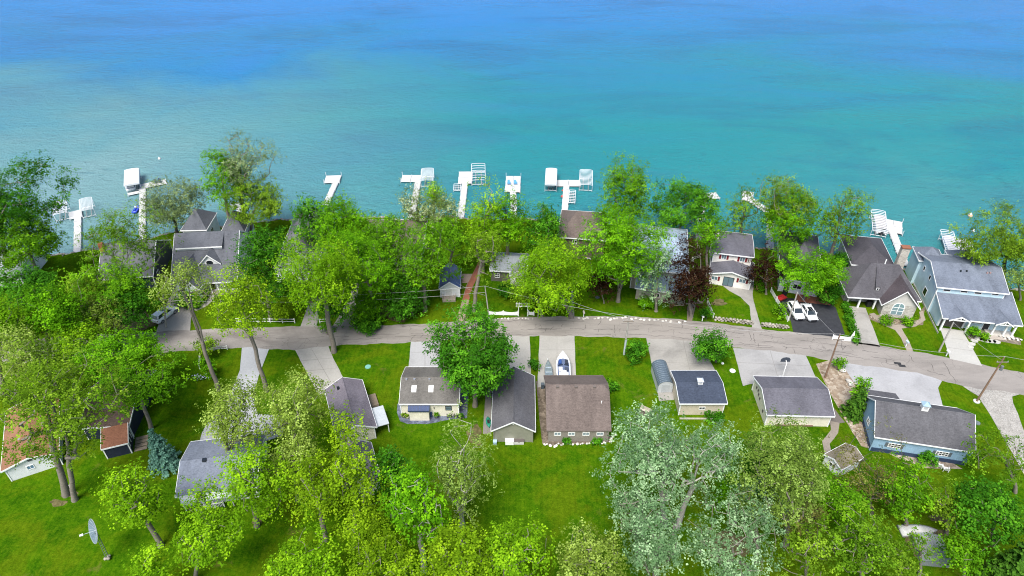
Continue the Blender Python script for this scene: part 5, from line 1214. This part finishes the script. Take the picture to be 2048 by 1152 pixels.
tree('yellow', (655,885,768,1060), (712,1075), 'yellow olive tree covering the buried cottage', stems=2, lai=.8, n=90)
tree('rich', (748,885,826,1030), (786,1032), 'deep green tree right of the buried cottage', n=90)
shrub('bright', (600,958,662,1030), (632,1030), 'round bright shrub under the yellow trees')
tree('bright', (780,930,892,1110), (848,1142), 'bright green tree with a twisted pale trunk', stems=3, lai=.95, n=110, barkm=bark_pale)
tree('willow', (855,838,992,1060), (924,1052), 'sparse willowy tree with dead grey limbs behind the garages', stems=4, lai=.85, bare=.25, n=100, barkm=bark_pale, hf=2)
tree('yellow', (846,1030,1000,1190), (925,1215), 'big golden green tree at the bottom centre', n=140)
tree('lime', (960,1038,1096,1190), (1040,1220), 'lime tree right of the golden tree at the bottom', n=120)
tree('yellow', (685,1022,782,1110), (738,1150), 'small yellow tree beside the leaf pile')
tree('lime', (515,1068,695,1200), (600,1225), 'wide yellow lime tree at the bottom left of centre', n=130)
tree('yellow', (690,1080,860,1210), (775,1240), 'yellow tree cut by the bottom edge below the twisted trunk', n=120)
tree('pale', (1094,1052,1264,1200), (1180,1225), 'pale lime tree at the bottom edge right of the lawn', n=130)
tree('silver', (1216,798,1400,1030), (1330,1052), 'tall silver poplar in front of the beige garage', stems=5, n=150, lai=1.05, hf=5, barkm=bark_pale)
tree('silver', (1345,838,1484,985), (1352,1056), 'leaning right limb of the silver poplar clump', stems=3, n=100, lai=.9, hf=8, barkm=bark_pale)
tree('silver', (1215,960,1300,1080), (1275,1100), 'silver poplar on the left flank of the clump', n=80)
tree('silver', (1240,1000,1378,1170), (1310,1195), 'dense silver poplar at the bottom of the clump', n=140, lai=1.15)
tree('silver', (1350,1000,1560,1185), (1455,1200), 'wide silver poplar at the bottom right of the clump', n=150, lai=1.0)
tree('silver', (1440,970,1572,1060), (1512,1110), 'arching silver poplar branch over the shaded lawn', n=80, lai=.9)
tree('willow', (1490,842,1655,1065), (1570,1090), 'large pale green willowy tree left of the white garden shed', stems=4, n=140, lai=1.9)
tree('dark', (1478,868,1560,970), (1520,985), 'dark understory tree behind the silver poplars')
tree('bright', (1430,950,1500,1030), (1470,1045), 'small bright sapling between the silver poplars')
tree('brown', (1650,885,1802,1030), (1742,1028), 'almost leafless brown tree beside the white garden shed', stems=4, n=120, barkm=bark_dark, hf=3.5)
tree('mid', (1755,925,1862,1045), (1810,1055), 'tangled green thicket tree behind the overturned boat', n=90, lai=.8)
tree('rich', (1902,942,2052,1075), (1985,1090), 'round rich green maple at the lower right edge', n=140, hf=2)
tree('airy', (1640,1015,1805,1170), (1718,1180), 'thin yellow green tree in the lower right thicket', n=130, stems=4, lai=.85)
tree('airy', (1925,855,2060,960), (2030,985), 'thin airy tree along the right gravel drive', stems=3, lai=.8)
tree('olive', (1560,1060,1660,1180), (1610,1200), 'olive scrub tree right of the silver poplars', lai=.7)
tree('airy', (1790,1055,1880,1120), (1838,1150), 'sparse sapling over the low grey shelter', lai=.55)
tree('olive', (1735,1080,1850,1175), (1795,1200), 'olive brush tree left of the low grey shelter', lai=1.1)
tree('mid', (1640,955,1740,1040), (1690,1065), 'green brush tree below the white garden shed', lai=1.0)
tree('olive', (1855,965,1925,1045), (1892,1068), 'olive brush tree behind the overturned boat', lai=.9)
tree('mid', (1890,1075,1960,1150), (1925,1165), 'green brush tree right of the low grey shelter', lai=1.1)
tree('brown', (1560,985,1660,1075), (1612,1100), 'brownish twiggy brush tree right of the willowy tree', n=70, barkm=bark_dark)
tree('rich', (862,626,1036,815), (950,812), 'big dense maple between the skylight garage and the gable garage', n=190, lai=1.25, stems=3, hf=4)
tree('rich', (1386,655,1463,728), (1432,724), 'small rounded tree at the roadside above the navy roofed garage', n=60, hf=1.2)
conifer('spruce', (333,930), (322,857), 62, 'blue spruce standing alone beside the pale porch house', 3)
conifer('fir', (1706,830), (1716,775), 52, 'dark evergreen shrub at the corner of the blue garage', 4)
conifer('fir', (1990,1190), (1965,1055), 110, 'feathery evergreen in the bottom right corner', 5)
conifer('fir', (2042,1175), (2035,1050), 100, 'second evergreen cut by the right edge at the bottom', 6)
shrub('bright', (1705,758,1738,800), (1722,815), 'bright leafy bush behind the dark evergreen shrub')
# ---- shrubs
for k, (kind, box, base, lab) in enumerate([
    ('rich', (1255,676,1296,722), (1276,716), 'round clipped bush beside the steel light pole'), ('rich', (1056,714,1076,740), (1066,738), 'small clipped bush between two driveways'),
    ('bright', (1212,752,1224,774), (1218,772), 'little bush at the brown garage corner'), ('rich', (1219,766,1234,781), (1226,781), 'rounded bush on the mulch beside the brown garage'),
    ('rich', (1127,878,1142,886), (1134,886), 'left low bush under the brown garage windows'), ('rich', (1187,878,1201,886), (1194,886), 'right low bush under the brown garage windows'),
    ('bright', (1272,590,1312,616), (1292,614), 'bright mounded bush before the silver leaved bush'), ('dark', (1402,608,1424,642), (1412,640), 'blue green shrub beside the short white wall'),
    ('bright', (1508,560,1540,585), (1524,582), 'low hedge right of the white red shutter house'), ('mid', (1545,610,1575,636), (1558,636), 'loose green bush on the bank above the stone wall'),
    ('bright', (1932,650,1960,672), (1944,670), 'round green bush at the pale blue porch'), ('mid', (1964,666,1978,678), (1971,678), 'small grassy plant at the pale blue porch steps'),
    ('mid', (1758,632,1788,648), (1772,646), 'weedy bush left under the arched window'), ('mid', (1800,634,1830,650), (1815,648), 'weedy bush right under the arched window'),
    ('dark', (1660,500,1702,545), (1680,548), 'dark shrub behind the stone house'), ('dark', (1636,555,1690,612), (1668,612), 'dark shrub left of the stone house carport'),
    ('rich', (990,565,1040,592), (1015,590), 'hedge in front of the dark cottage'), ('bright', (640,640,665,662), (652,662), 'bright weedy bush at the driveway mouth'),
    ('yellow', (540,600,585,645), (560,645), 'yellow shrub behind the white rail fence'), ('bright', (400,705,430,760), (416,755), 'daffodil bed greenery by the white rail'),
    ('mid', (1665,715,1692,735), (1676,735), 'scrubby bush at the foot of the brown utility pole'), ('rich', (1840,905,1880,930), (1858,930), 'low bush by the blue garage wall'),
    ('mid', (1930,895,1960,930), (1942,930), 'bush at the right corner of the blue garage'), ('rich', (700,628,770,668), (736,660), 'weedy clump under the slim bright tree'),
    ('dark', (775,590,830,640), (800,640), 'dark hedge left of the leafy tree by the shed'), ('bright', (350,578,420,615), (392,606), 'bright shrub by the lake house walk'),
    ('rich', (1405,826,1450,836), (1428,836), 'low garden plants along the beige garage wall')]):
    shrub(kind, box, base, lab, seed=k+70)
# clipped hedge along the right drive: a row of bushes
for k, (px, py) in enumerate([(1692,612),(1696,624),(1699,636),(1703,648),(1706,660),(1709,672),(1711,681)]):
    shrub('rich', (px-6, py-9, px+6, py+5), (px, py+4), 'clipped hedge bush number along the stone house driveway'.replace('number', ['topmost', 'second', 'third', 'fourth', 'fifth', 'sixth', 'roadside'][k]), seed=k+300, group='hedge bushes by the stone house drive', n=14)
# ---------------------------------------------------------------- poles, wires, fences, small things
def utility_pole(base, top, label, mat, arm=True, r=.16):
    B = G(*base); H = max(6.5, zat(*top, B.y)); X = XatY(*top, B.y)
    o = empty('utility_pole', B, 0, label, 'utility pole', 'utility poles along the road')
    MB().tube([(0,0,-.2), ((X-B.x)*.5, 0, H*.5), (X-B.x, 0, H)], [r, r*.85, r*.65], 10).build('pole', mat, o)
    T = Vector((X, B.y, H)); lx = X-B.x
    if arm:
        MB().box(lx-.9, -.2, H-1.0, lx+.9, -.08, H-.88).build('crossarm', wood((.20,.17,.14)), o)
        for s in (-.8, .8): MB().tube([(lx+s, -.14, H-.88), (lx+s, -.14, H-.7)], .05, 6).build('insulator', paint((.35,.36,.38)), o)
    MB().tube([(lx, 0, H-.02), (lx, 0, H+.14)], .05, 6).build('insulator', paint((.35,.36,.38)), o)
    return T, o
woodp = wood((.22,.14,.095)); greyp = wood((.36,.34,.31)); steel = paint((.42,.47,.50), .5, .1)
TA, oa = utility_pole((1953,803), (2009,714), 'brown utility pole leaning right by the gravel drive at right', woodp)
TB, ob = utility_pole((1650,755), (1680,669), 'brown utility pole on the mulch bank beside the blue garage', woodp)
TC, oc = utility_pole((1248,709), (1258,633), 'pole with a steel lower half on the central lawn edge', greyp)
TD, od = utility_pole((1577,641), (1594,588), 'weathered grey pole beside the white parked suv', greyp, False)
TE, oe = utility_pole((1878,703), (1907,645), 'weathered grey pole beside the pale blue house drive', greyp, False)
TF, of = utility_pole((979,640), (970,573), 'slim pale pole left of the white scalloped fence', greyp, False, .12)
TH, oh = utility_pole((1076,634), (1079,585), 'thin grey pole behind the white arbor', greyp, False, .1)
TG, og = utility_pole((332,655), (326,590), 'utility pole half hidden beside the suv driveway', greyp)
B = G(1248, 709); MB().tube([(0,0,-.1), (.02, 0, 3.4)], .19, 10).build('steel_sleeve', steel, oc)
B = G(1953, 803); MB().tube([(0,0,0), (0,0,.12)], .5, 12).build('concrete_collar', paint((.55,.54,.51)), oa)
MB().tube([((TA.x-oa.location.x)+.45, -.1, TA.z-2.6), ((TA.x-oa.location.x)+.45, -.1, TA.z-1.8)], .22, 10).build('transformer', paint((.14,.15,.16)), oa)
wirem = paint((.30,.30,.30), .6)
def wire(a, b, sag, label, r=.022):
    pts = [a.lerp(b, t)+Vector((0, 0, -4*sag*t*(1-t))) for t in np.linspace(0, 1, 17)]
    o = MB().tube(pts, r, 4).build('power_line', wirem); tag(o, label, 'wire', 'overhead wires')
dz = Vector((0, 0, .12))
wire(TB+dz, TA+dz, 1.0, 'overhead wire spanning the right half of the road to the leaning pole')
wire(TC+dz, TB+dz, 1.0, 'overhead wire between the steel sleeved pole and the mulch bank pole')
wire(TF+dz, TC+dz, .6, 'overhead wire from the slim pale pole to the steel sleeved pole')
wire(TG+dz, TF+dz, 1.2, 'upper overhead wire running left through the trees')
wire(TG-Vector((0,0,1.1)), TF-Vector((0,0,1.3)), 1.2, 'lower overhead wire running left through the trees')
wire(TA+dz, TA+Vector((40,-9,0)), .6, 'overhead wire leaving the picture on the right')
wire(TB-Vector((0,0,.7)), TD, .3, 'service wire from the mulch bank pole to the grey pole by the suv')
wire(TA-Vector((0,0,.7)), TE, .3, 'service wire over the lawn to the pole by the pale blue house')
wire(TC-Vector((0,0,.7)), TH, .4, 'service wire from the steel sleeved pole towards the arbor')
wire(TF-Vector((0,0,2.)), G(905, 560, 2.6), .4, 'service wire from the slim pale pole to the little white shed')
# fences
def fence(pts, label, h=1.0, rails=2, step=2.2, mat=None, r=.05, name='fence', board=.11, pickets=False, closed_panel=False, scallop=False):
    mat = mat or WHITE; P = [G(*p) for p in pts]; o = empty(name, P[0], 0, label, 'fence', 'white fences'); first = True
    for a, b in zip(P, P[1:]):
        a, b = a-P[0], b-P[0]; d = b-a; L = d.length; n = max(1, round(L/step)); rz = math.atan2(d.y, d.x)
        for i in range(n+1):
            if i == 0 and not first: continue
            p = a+d*(i/n); MB().cbox((p.x, p.y, 0), r*2.6, r*2.6, h+.12, rz).build('post', mat, o)
        for k in range(rails):
            z = h*(.35+.6*k/max(1, rails-1)) if rails > 1 else h*.9
            for i in range(n):
                m_ = a+d*((i+.5)/n); MB().cbox((m_.x, m_.y, z-board/2), L/n, .04, board, rz).build('rail', mat, o)
        if closed_panel:
            for i in range(n):
                p = a+d*(i/n); q = a+d*((i+1)/n); nv = Vector((-d.y, d.x, 0)).normalized()*.015; top = []
                for t in np.linspace(0, 1, 7): x = p.lerp(q, t); top.append((x, h*(.95-(.22*math.sin(math.pi*t) if scallop else 0))))
                vs = [x+nv+Vector((0,0,.06)) for x, _ in top]+[x+nv+Vector((0,0,z)) for x, z in reversed(top)]; m2 = len(vs); vs += [x-nv*2 for x in vs]
                MB().add(vs, [tuple(range(m2)), tuple(range(2*m2-1, m2-1, -1))]+[(j, j+m2, (j+1) % m2+m2, (j+1) % m2) for j in range(m2)]).build('panel', mat, o)
        first = False
    return o
fence([(468,645),(590,646)], 'white two rail fence along the road at left', .95)
fence([(640,646),(657,645)], 'short white rail between the two concrete drives', .9, step=1.6)
fence([(400,738),(402,702),(455,699)], 'white rail corner beside the daffodil bed', .8)
fence([(977,630),(1036,631)], 'white scalloped panel fence left of the arbor', 1.0, 0, 2.4, closed_panel=True, scallop=True)
fence([(1057,630),(1068,631)], 'white scalloped panel right of the arbor', 1.0, 0, 1.5, closed_panel=True, scallop=True)
fence([(1414,606),(1426,636)], 'short solid white fence left of the front lawn of the red shutter house', 1.0, 0, 3, closed_panel=True)
fence([(1541,584),(1575,643)], 'long solid white fence sloping beside the parked suv', 1.0, 0, 3, closed_panel=True)
fence([(1664,679),(1707,684)], 'white double rail and panel fence at the foot of the asphalt drive', 1.0, 1, 2.6, closed_panel=True)
# arbor
a, b = G(1037, 632), G(1055, 632); d = b-a; rz = math.atan2(d.y, d.x); W = d.length
o = empty('arbor', a, rz, 'white garden arbor at the gap in the scalloped fence', 'arbor')
for x in (0, W):
    for y in (0, .8): MB().cbox((x, y, 0), .12, .12, 2.2).build('post', WHITE, o)
for y in (0, .8): MB().box(-.5, y-.05, 2.2, W+.5, y+.05, 2.36).build('beam', WHITE, o)
for k in range(6): MB().box(-.3+k*(W+.6)/5-.04, -.25, 2.365, -.3+k*(W+.6)/5+.04, 1.05, 2.45).build('slat', WHITE, o)
# stone retaining walls and rubble edging: every stone its own piece
stm = gravel((.36,.33,.28), (.22,.20,.17), 1.2)
_sm = []
for k in range(6):
    b = MB().blob((0,0,0), .5, .5, .5, k+3, 7, 4, .2); me = bpy.data.meshes.new('stone'); me.from_pydata(b.v, [], b.f); me.materials.append(stm); _sm.append(me)
wstm = gravel((.62,.60,.56), (.42,.40,.36), 1.5)
_sw = []
for me in _sm:
    m2 = me.copy(); m2.materials.clear(); m2.materials.append(wstm); _sw.append(m2)
def stones(label, pts, step, size, rows=1, name='stone_wall', cat='wall', jit=.1, sq=.6, rise=.28):
    P = [G(*p) for p in pts]; o = empty(name, P[0], 0, label, cat, 'stone walls and edgings'); rg = random.Random(len(label))
    for row in range(rows):
        for a, b in zip(P, P[1:]):
            n = max(1, int((b-a).length/step))
            for i in range(n):
                p = a.lerp(b, (i+.5*(row % 2)+.5)/n)-P[0]; s = link_mesh('stone', rg.choice(_sw if ('white' in label or 'pale' in label or 'limestone' in label) else _sm), o, (p.x+rg.gauss(0, jit), p.y+rg.gauss(0, jit), size*sq*.45+row*rise), rg.uniform(0, 6))
                k = size*rg.uniform(.75, 1.25); s.scale = (k*rg.uniform(.9, 1.5), k, size*sq*rg.uniform(.8, 1.1))
    return o
stones('stone retaining wall below the lawn of the red shutter house', [(1427,640),(1470,645),(1505,649)], .6, .55, 3, jit=.03)
stones('stone retaining wall below the bank left of the asphalt drive', [(1521,652),(1576,658)], .6, .55, 3, jit=.03)
stones('pale rubble edging on the lake side of the road bend', [(1150,638),(1250,637),(1310,641),(1372,646)], .75, .45, 1, 'stone_edging', 'edging', .22)
stones('white cobble border under the brown garage windows', [(1085,888),(1104,893),(1120,889),(1170,888),(1222,884),(1229,868)], .42, .36, 1, 'stone_edging', 'edging', .10)
stones('low stone edging under the white scalloped fence', [(980,638),(1068,638)], .6, .35, 1, 'stone_edging', 'edging', .1)
stones('limestone boulders on the mulch bank by the brown pole', [(1672,738),(1700,748)], 1.2, 1.2, 1, 'boulders', 'boulders', .2)
stones('limestone boulders beside the dark evergreen shrub', [(1692,758),(1706,778)], 1.0, .9, 1, 'boulders', 'boulders', .15)
stones('grey stone border along the blue garage planting bed', [(1690,842),(1745,902)], .6, .35, 1, 'stone_edging', 'edging', .1)
stones('pile of rocks around the dish mast foot', [(208,1120),(222,1116)], .4, .5, 2, 'rock_pile', 'rocks', .3)
stones('white stones at the root of the huge leaning tree', [(136,982),(144,978)], .5, .5, 1, 'rock_pile', 'rocks', .25)
stones('stone steps edge at the pale blue porch garden', [(1990,674),(2040,682)], .6, .4, 2, 'stone_wall', 'wall', .05)
stones('edging of the planting bed before the stone house', [(1740,634),(1764,643),(1800,650),(1830,648),(1846,636)], .5, .25, 1, 'stone_edging', 'edging', .05)
# stepping stones
for k, (px, py, s) in enumerate([(1943,688,.7),(1949,682,.7),(1957,678,.75),(1966,680,.75),(1975,682,.75),(1984,683,.75),(1993,684,.7),(1941,694,.6)]):
    c = G(px, py); b = MB(); rg = random.Random(k); pl = [(math.cos(t)*s*rg.uniform(.8, 1.1), math.sin(t)*s*.8*rg.uniform(.8, 1.1)) for t in np.linspace(0, 2*math.pi, 8)[:-1]]
    b.prism(pl, 'z', .005, .07); o = b.build('stepping_stone', paint((.40,.39,.36), .8, .2)); o.location = c
    tag(o, 'pale stepping stone before the blue porch, %s' % ['second from the drive', 'third from the drive', 'fourth from the drive', 'fifth from the drive', 'sixth from the drive', 'seventh from the drive', 'the one nearest the steps', 'the one nearest the drive'][k], 'stepping stone', 'stepping stones by the porch')
# satellite dish
B = G(216, 1118); H = zat(192, 1066, B.y); X = XatY(192, 1066, B.y)-B.x
o = empty('satellite_dish', B, 0, 'large mesh satellite dish on a lattice mast on the lower left lawn', 'satellite dish')
b = MB()
for s in (-.22, .22): b.tube([(s, 0, 0), (X+s*.6, 0, H)], .035, 5)
b.tube([(0, .3, 0), (X, .2, H)], .035, 5)
for k in range(12):
    t0, t1 = k/12, (k+1)/12; b.tube([(-.22+X*t0, 0, H*t0), (.22+X*t1, 0, H*t1)], .018, 4)
b.build('mast', metal((.35,.40,.42), .5), o)
Rd = 1.55; nrm = Vector((-.62, -.62, .34)).normalized(); cc = Vector((X-.25, 0, H+.35)); e1 = nrm.cross(Vector((0,0,1))).normalized(); e2 = nrm.cross(e1)
rings = []
for i in range(6):
    r_ = Rd*(i/5+.001); zz = .32*(i/5)**2-.32
    rings.append([cc+e1*math.cos(t)*r_+e2*math.sin(t)*r_+nrm*zz for t in np.linspace(0, 2*math.pi, 25)[:-1]])
MB().loft(rings, cap=False).build('reflector', paint((.13,.18,.22), .6, .2), o, True)
for q in range(12):
    t = 2*math.pi*q/12; MB().tube([cc+(e1*math.cos(t)+e2*math.sin(t))*Rd*j/5+nrm*(.32*(j/5)**2-.305) for j in range(6)], .018, 4).build('rib', paint((.30,.34,.37)), o)
MB().tube([rg_ for rg_ in [cc+e1*math.cos(t)*Rd+e2*math.sin(t)*Rd for t in np.linspace(0, 2*math.pi, 25)]], .025, 4).build('rim', paint((.32,.36,.38)), o)
MB().tube([cc-nrm*.3, cc+nrm*1.15], [.03, .03], 5).build('feed_arm', paint((.55,.6,.62)), o); MB().tube([cc+nrm*1.1, cc+nrm*1.45], [.16, .12], 10).build('feed_horn', WHITE, o)
MB().tube([(X, 0, H-.4), cc-nrm*.35], .09, 6).build('mount', paint((.10,.11,.12)), o)
# basketball hoop
B = G(1564, 756); o = empty('basketball_hoop', B, 0, 'white basketball hoop standing behind the cream garage', 'basketball hoop')
MB().tube([(0,0,0), (0,0,2.2), (.25,.5,2.9), (.25,.95,3.05)], .07, 8).build('pole', WHITE, o)
MB().prism([(-.6, 2.75), (.95, 2.75), (.95, 3.3), (.7, 3.62), (.17, 3.75), (-.36, 3.62), (-.6, 3.3)], 'y', .96, 1.02).build('backboard', paint((.05,.06,.08)), o)
MB().box(-.03, 1.022, 3.0, .38, 1.04, 3.3).build('target_square', WHITE, o)
MB().tube([(.17+.23*math.cos(t), 1.3+.23*math.sin(t), 3.05) for t in np.linspace(0, 2*math.pi, 15)], .018, 4).build('rim', paint((.6,.15,.03)), o)
MB().box(-.4, -.4, 0, .4, .4, .15).build('base', paint((.5,.5,.5)), o)
# discs and lids
def disc(px, py, r, m, label, name='utility_cover', cat='cover'):
    c = G(px, py); o = empty(name, c, 0, label, cat, 'round covers in the lawns'); MB().tube([(0,0,-.02), (0,0,.10)], r, 18).build('ring', m, o); MB().tube([(0,0,.101), (0,0,.14)], r*.8, 18).build('lid', m, o); MB().cbox((0,0,.141), r*.5, .06, .04).build('handle', m, o)
disc(736, 734, .5, paint((.14,.34,.28)), 'green septic cover on the lawn beside the skylight garage')
disc(1465, 742, .48, paint((.72,.74,.74)), 'white septic cover on the grass left of the hoop driveway')
disc(1195, 595, .42, paint((.06,.08,.10)), 'dark round cover on the shaded lawn before the bright maple')
disc(1954, 846, .45, paint((.12,.15,.15)), 'dark round cover on the lawn behind the blue garage')
disc(1445, 727, .25, whp, 'small white round cap near the roadside tree')
disc(1740, 741, .0 + .01, blackp, 'x') if False else None
def drain(px, py, label):
    c = G(px, py); c.z = RZ; o = empty('drain_cover', (c.x, c.y, RZ+.0), -.15, label, 'drain', 'road drains'); MB().box(-.55, -.28, -.01, .55, .28, .022).build('grate', paint((.02,.02,.022)), o)
    for k in range(5): MB().box(-.45+k*.2, -.24, .0225, -.4+k*.2, .24, .035).build('bar', paint((.07,.07,.07)), o)
drain(1795, 727, 'dark drain grate in the road, the one nearer the lake'); drain(1804, 732, 'dark drain grate in the road, the one nearer the blue garage')
# storage boxes etc.
def bin_(px, py, sx, sy, h, m, m2, label, name='storage_box', rz=0):
    c = G(px, py); o = empty(name, c, rz, label, 'box', 'boxes and bins'); MB().cbox((0,0,.02), sx, sy, h).build('box', m, o); MB().cbox((0,0,h+.021), sx+.06, sy+.06, .06).build('lid', m2, o); MB().cbox((0,-sy/2-.04,h*.8), .2, .04, .05).build('handle', m2, o)
bin_(1019, 887, 1.25, .6, .7, WHITE, whp, 'white storage box against the gable garage wall')
bin_(1038, 886, 1.45, .65, .65, paint((.55,.54,.52)), paint((.10,.085,.08)), 'grey storage box with a dark lid against the gable garage wall')
bin_(990, 887, .5, .5, .5, paint((.30,.42,.52)), paint((.35,.48,.58)), 'small pale blue bin at the gable garage corner')
bin_(862, 832, .5, .5, .9, paint((.03,.05,.12)), navyp, 'navy rubbish bin right of the lean-to', 'rubbish_bin')
bin_(1568, 590, .7, .6, 1.2, blackp, paint((.03,.03,.03)), 'black barbecue grill beside the dark hip house', 'grill')
bin_(1736, 612, .9, .6, 1.1, blackp, paint((.02,.02,.022)), 'black barbecue grill in the stone house carport', 'grill')
bin_(1085, 776, .5, .5, .9, paint((.06,.08,.10)), paint((.08,.10,.12)), 'dark bin at the brown garage side', 'rubbish_bin')
def pot(px, py, r, h, m, kind, label):
    c = G(px, py); o = empty('planter', c, 0, label, 'planter', 'pots and planters'); MB().tube([(0,0,.02), (0,0,h)], [r*.75, r], 14).build('pot', m, o)
    rs = np.random.RandomState(int(px)); C = rs.normal(size=(90, 3))*[r*.5, r*.5, .15]+[0, 0, h+.15]; N = rs.normal(size=(90, 3))+[0, 0, 1]
    link_mesh('plant', leaves_mesh('plant', C, N, .2, rs.uniform(size=90), LM[kind], rs), o)
pot(873, 835, .38, .6, paint((.10,.10,.11)), 'mid', 'dark planter before the skylight garage wall')
pot(923, 836, .42, .5, paint((.05,.04,.04)), 'dark', 'dark fire bowl planter at the right end of the slate gravel')
pot(807, 833, .4, .4, paint((.28,.25,.22)), 'olive', 'stone planter at the left end of the slate gravel')
pot(815, 836, .3, .35, paint((.42,.39,.35)), 'olive', 'pale stone planter next to the lean-to')
# kayak and red chairs
c = G(977, 846); o = empty('kayak', (c.x, c.y, .05), .15, 'green plastic kayak on the walk beside the gable garage', 'kayak')
rings = []
for i in range(7):
    t = i/6; k = max(.05, math.sin(math.pi*t)**.6); y = -1.1+2.2*t; rings.append([(-.42*k, y, .2), (-.3*k, y, .02), (.3*k, y, .02), (.42*k, y, .2), (.25*k, y, .3), (-.25*k, y, .3)])
MB().loft(rings).build('hull', paint((.02,.20,.13), .4), o, True); MB().prism([(-.2, -.4), (.2, -.4), (.2, .4), (-.2, .4)], 'z', .301, .31).build('cockpit', blackp, o)
c = G(1561, 601); o = empty('garden_trailer', (c.x, c.y, .05), .5, 'red garden cart beside the solid white fence', 'cart')
MB().add([(-.8,-.5,.35),(.8,-.5,.35),(.8,.5,.35),(-.8,.5,.35),(-.95,-.62,.75),(.95,-.62,.75),(.95,.62,.75),(-.95,.62,.75)], [(0,3,2,1),(0,1,5,4),(1,2,6,5),(2,3,7,6),(3,0,4,7)]).build('tub', paint((.38,.03,.03), .4), o)
for s in (-.55, .55): MB().tube([(s, -.62, .22), (s, -.5, .22)], .22, 10).build('wheel', blackp, o); MB().tube([(s, .5, .22), (s, .62, .22)], .22, 10).build('wheel', blackp, o)
MB().tube([(.9, 0, .4), (1.6, 0, .8)], .03, 5).build('handle', blackp, o)
# closed umbrella by the panel fence
c = G(1702, 682); o = empty('patio_umbrella', c, 0, 'closed white umbrella beside the panel fence at the asphalt drive', 'umbrella')
MB().tube([(0,0,0), (0,0,2.3)], .03, 6).build('pole', whp, o); MB().tube([(0,0,.7), (0,0,1.2), (0,0,2.25)], [.36, .27, .05], 10).build('canopy', whp, o)
# mailboxes
def mailbox(px, py, m, label):
    c = G(px, py); o = empty('mailbox', c, .1, label, 'mailbox', 'mailboxes at the roadside'); MB().cbox((0,0,0), .12, .12, 1.0).build('post', WHITE, o)
    MB().prism([(-.16, 1.0), (.16, 1.0), (.16, 1.22), (.08, 1.32), (-.08, 1.32), (-.16, 1.22)], 'y', -.3, .3).build('box', m, o); MB().box(.162, -.1, 1.15, .18, .1, 1.2).build('flag', paint((.5,.04,.03)), o)
mailbox(1811, 693, paint((.45,.58,.66)), 'pale blue mailbox at the foot of the garden path'); mailbox(728, 645, whp, 'white mailbox under the slim bright tree'); mailbox(1892, 712, whp, 'white mailbox at the corner of the pale blue house drive'); mailbox(1404, 642, whp, 'white mailbox beside the blue green shrub')
mailbox(1167, 634, wood((.55,.50,.42)), 'pale wooden mailbox by the rubble edging')
# fire table on a mat
c = G(1290, 825); o = empty('garden_bench', (c.x, c.y, .02), -.6, 'weathered garden bench on a dark mat right of the brown garage', 'bench')
MB().box(-1.1, -.9, 0, 1.1, .9, .05).build('mat', paint((.09,.07,.06)), o); MB().box(-.9, -.25, .42, .9, .25, .48).build('seat', wood((.45,.41,.34)), o); MB().box(-.9, .27, .5, .9, .33, .95).build('backrest', wood((.45,.41,.34)), o)
for x in (-.8, .8):
    for y in (-.2, .22): MB().cbox((x, y, .051), .08, .08, .37).build('leg', wood((.4,.36,.3)), o)
# raised bed kerb behind the beige garage
c = G(1400, 838); o = empty('raised_bed', (c.x, c.y, 0), -.01, 'timber edged bed along the beige garage rear wall', 'garden bed')
for x0, x1, y0, y1 in ((-3.2, 3.2, -.1, .06), (3.05, 3.2, .061, 1.6)): MB().box(x0, y0, 0, x1, y1, .22).build('timber', wood((.42,.39,.34)), o)
# white deck rail behind the purple tree
fence([(1386,536),(1384,522),(1400,516)], 'white glass railed deck corner behind the purple tree', 1.1, 3, 1.5)
# gazebo frame between the two right houses
c = G(1832, 556); o = empty('pergola', (c.x, c.y, 0), -.1, 'small dark glazed pergola between the stone house and the pale blue house', 'pergola')
for x in (0, 2.2):
    for y in (0, 3.0): MB().cbox((x, y, 0), .14, .14, 2.5).build('post', WHITE, o)
MB().box(-.2, -.2, 2.5, 2.4, 3.2, 2.58).build('glazed_roof', glass((.08,.10,.11)), o)
for y in (-.2, .9, 2.0, 3.08): MB().box(-.22, y, 2.582, 2.42, y+.1, 2.68).build('rafter', WHITE, o)
# lamp post and sundries
c = G(1075, 835); 
# daffodils
rs = np.random.RandomState(4); c = G(405, 757); o = empty('flower_clump', c, 0, 'clump of white daffodils on the lawn by the white rail', 'flowers')
C = rs.normal(size=(60, 3))*[.9, .35, .05]+[0, 0, .35]; link_mesh('blooms', leaves_mesh('blooms', C, rs.normal(size=(60, 3))+[0,0,1.5], .2, rs.uniform(.7, 1, 60), leaf_mat('petals', (.6,.62,.6), (.8,.82,.8)), rs), o)
C = rs.normal(size=(200, 3))*[.9, .35, .08]+[0, 0, .18]; link_mesh('foliage', leaves_mesh('foliage', C, rs.normal(size=(200, 3)), .25, rs.uniform(size=200), LM['mid'], rs, 2.0), o)
for o in bpy.data.objects:
    if o.type == 'MESH' and not o.parent and not o.get('kind') and not o.get('label'): print('UNTAGGED', o.name)
print('LEAVES', NLEAF[0], 'OBJ', len(bpy.data.objects))
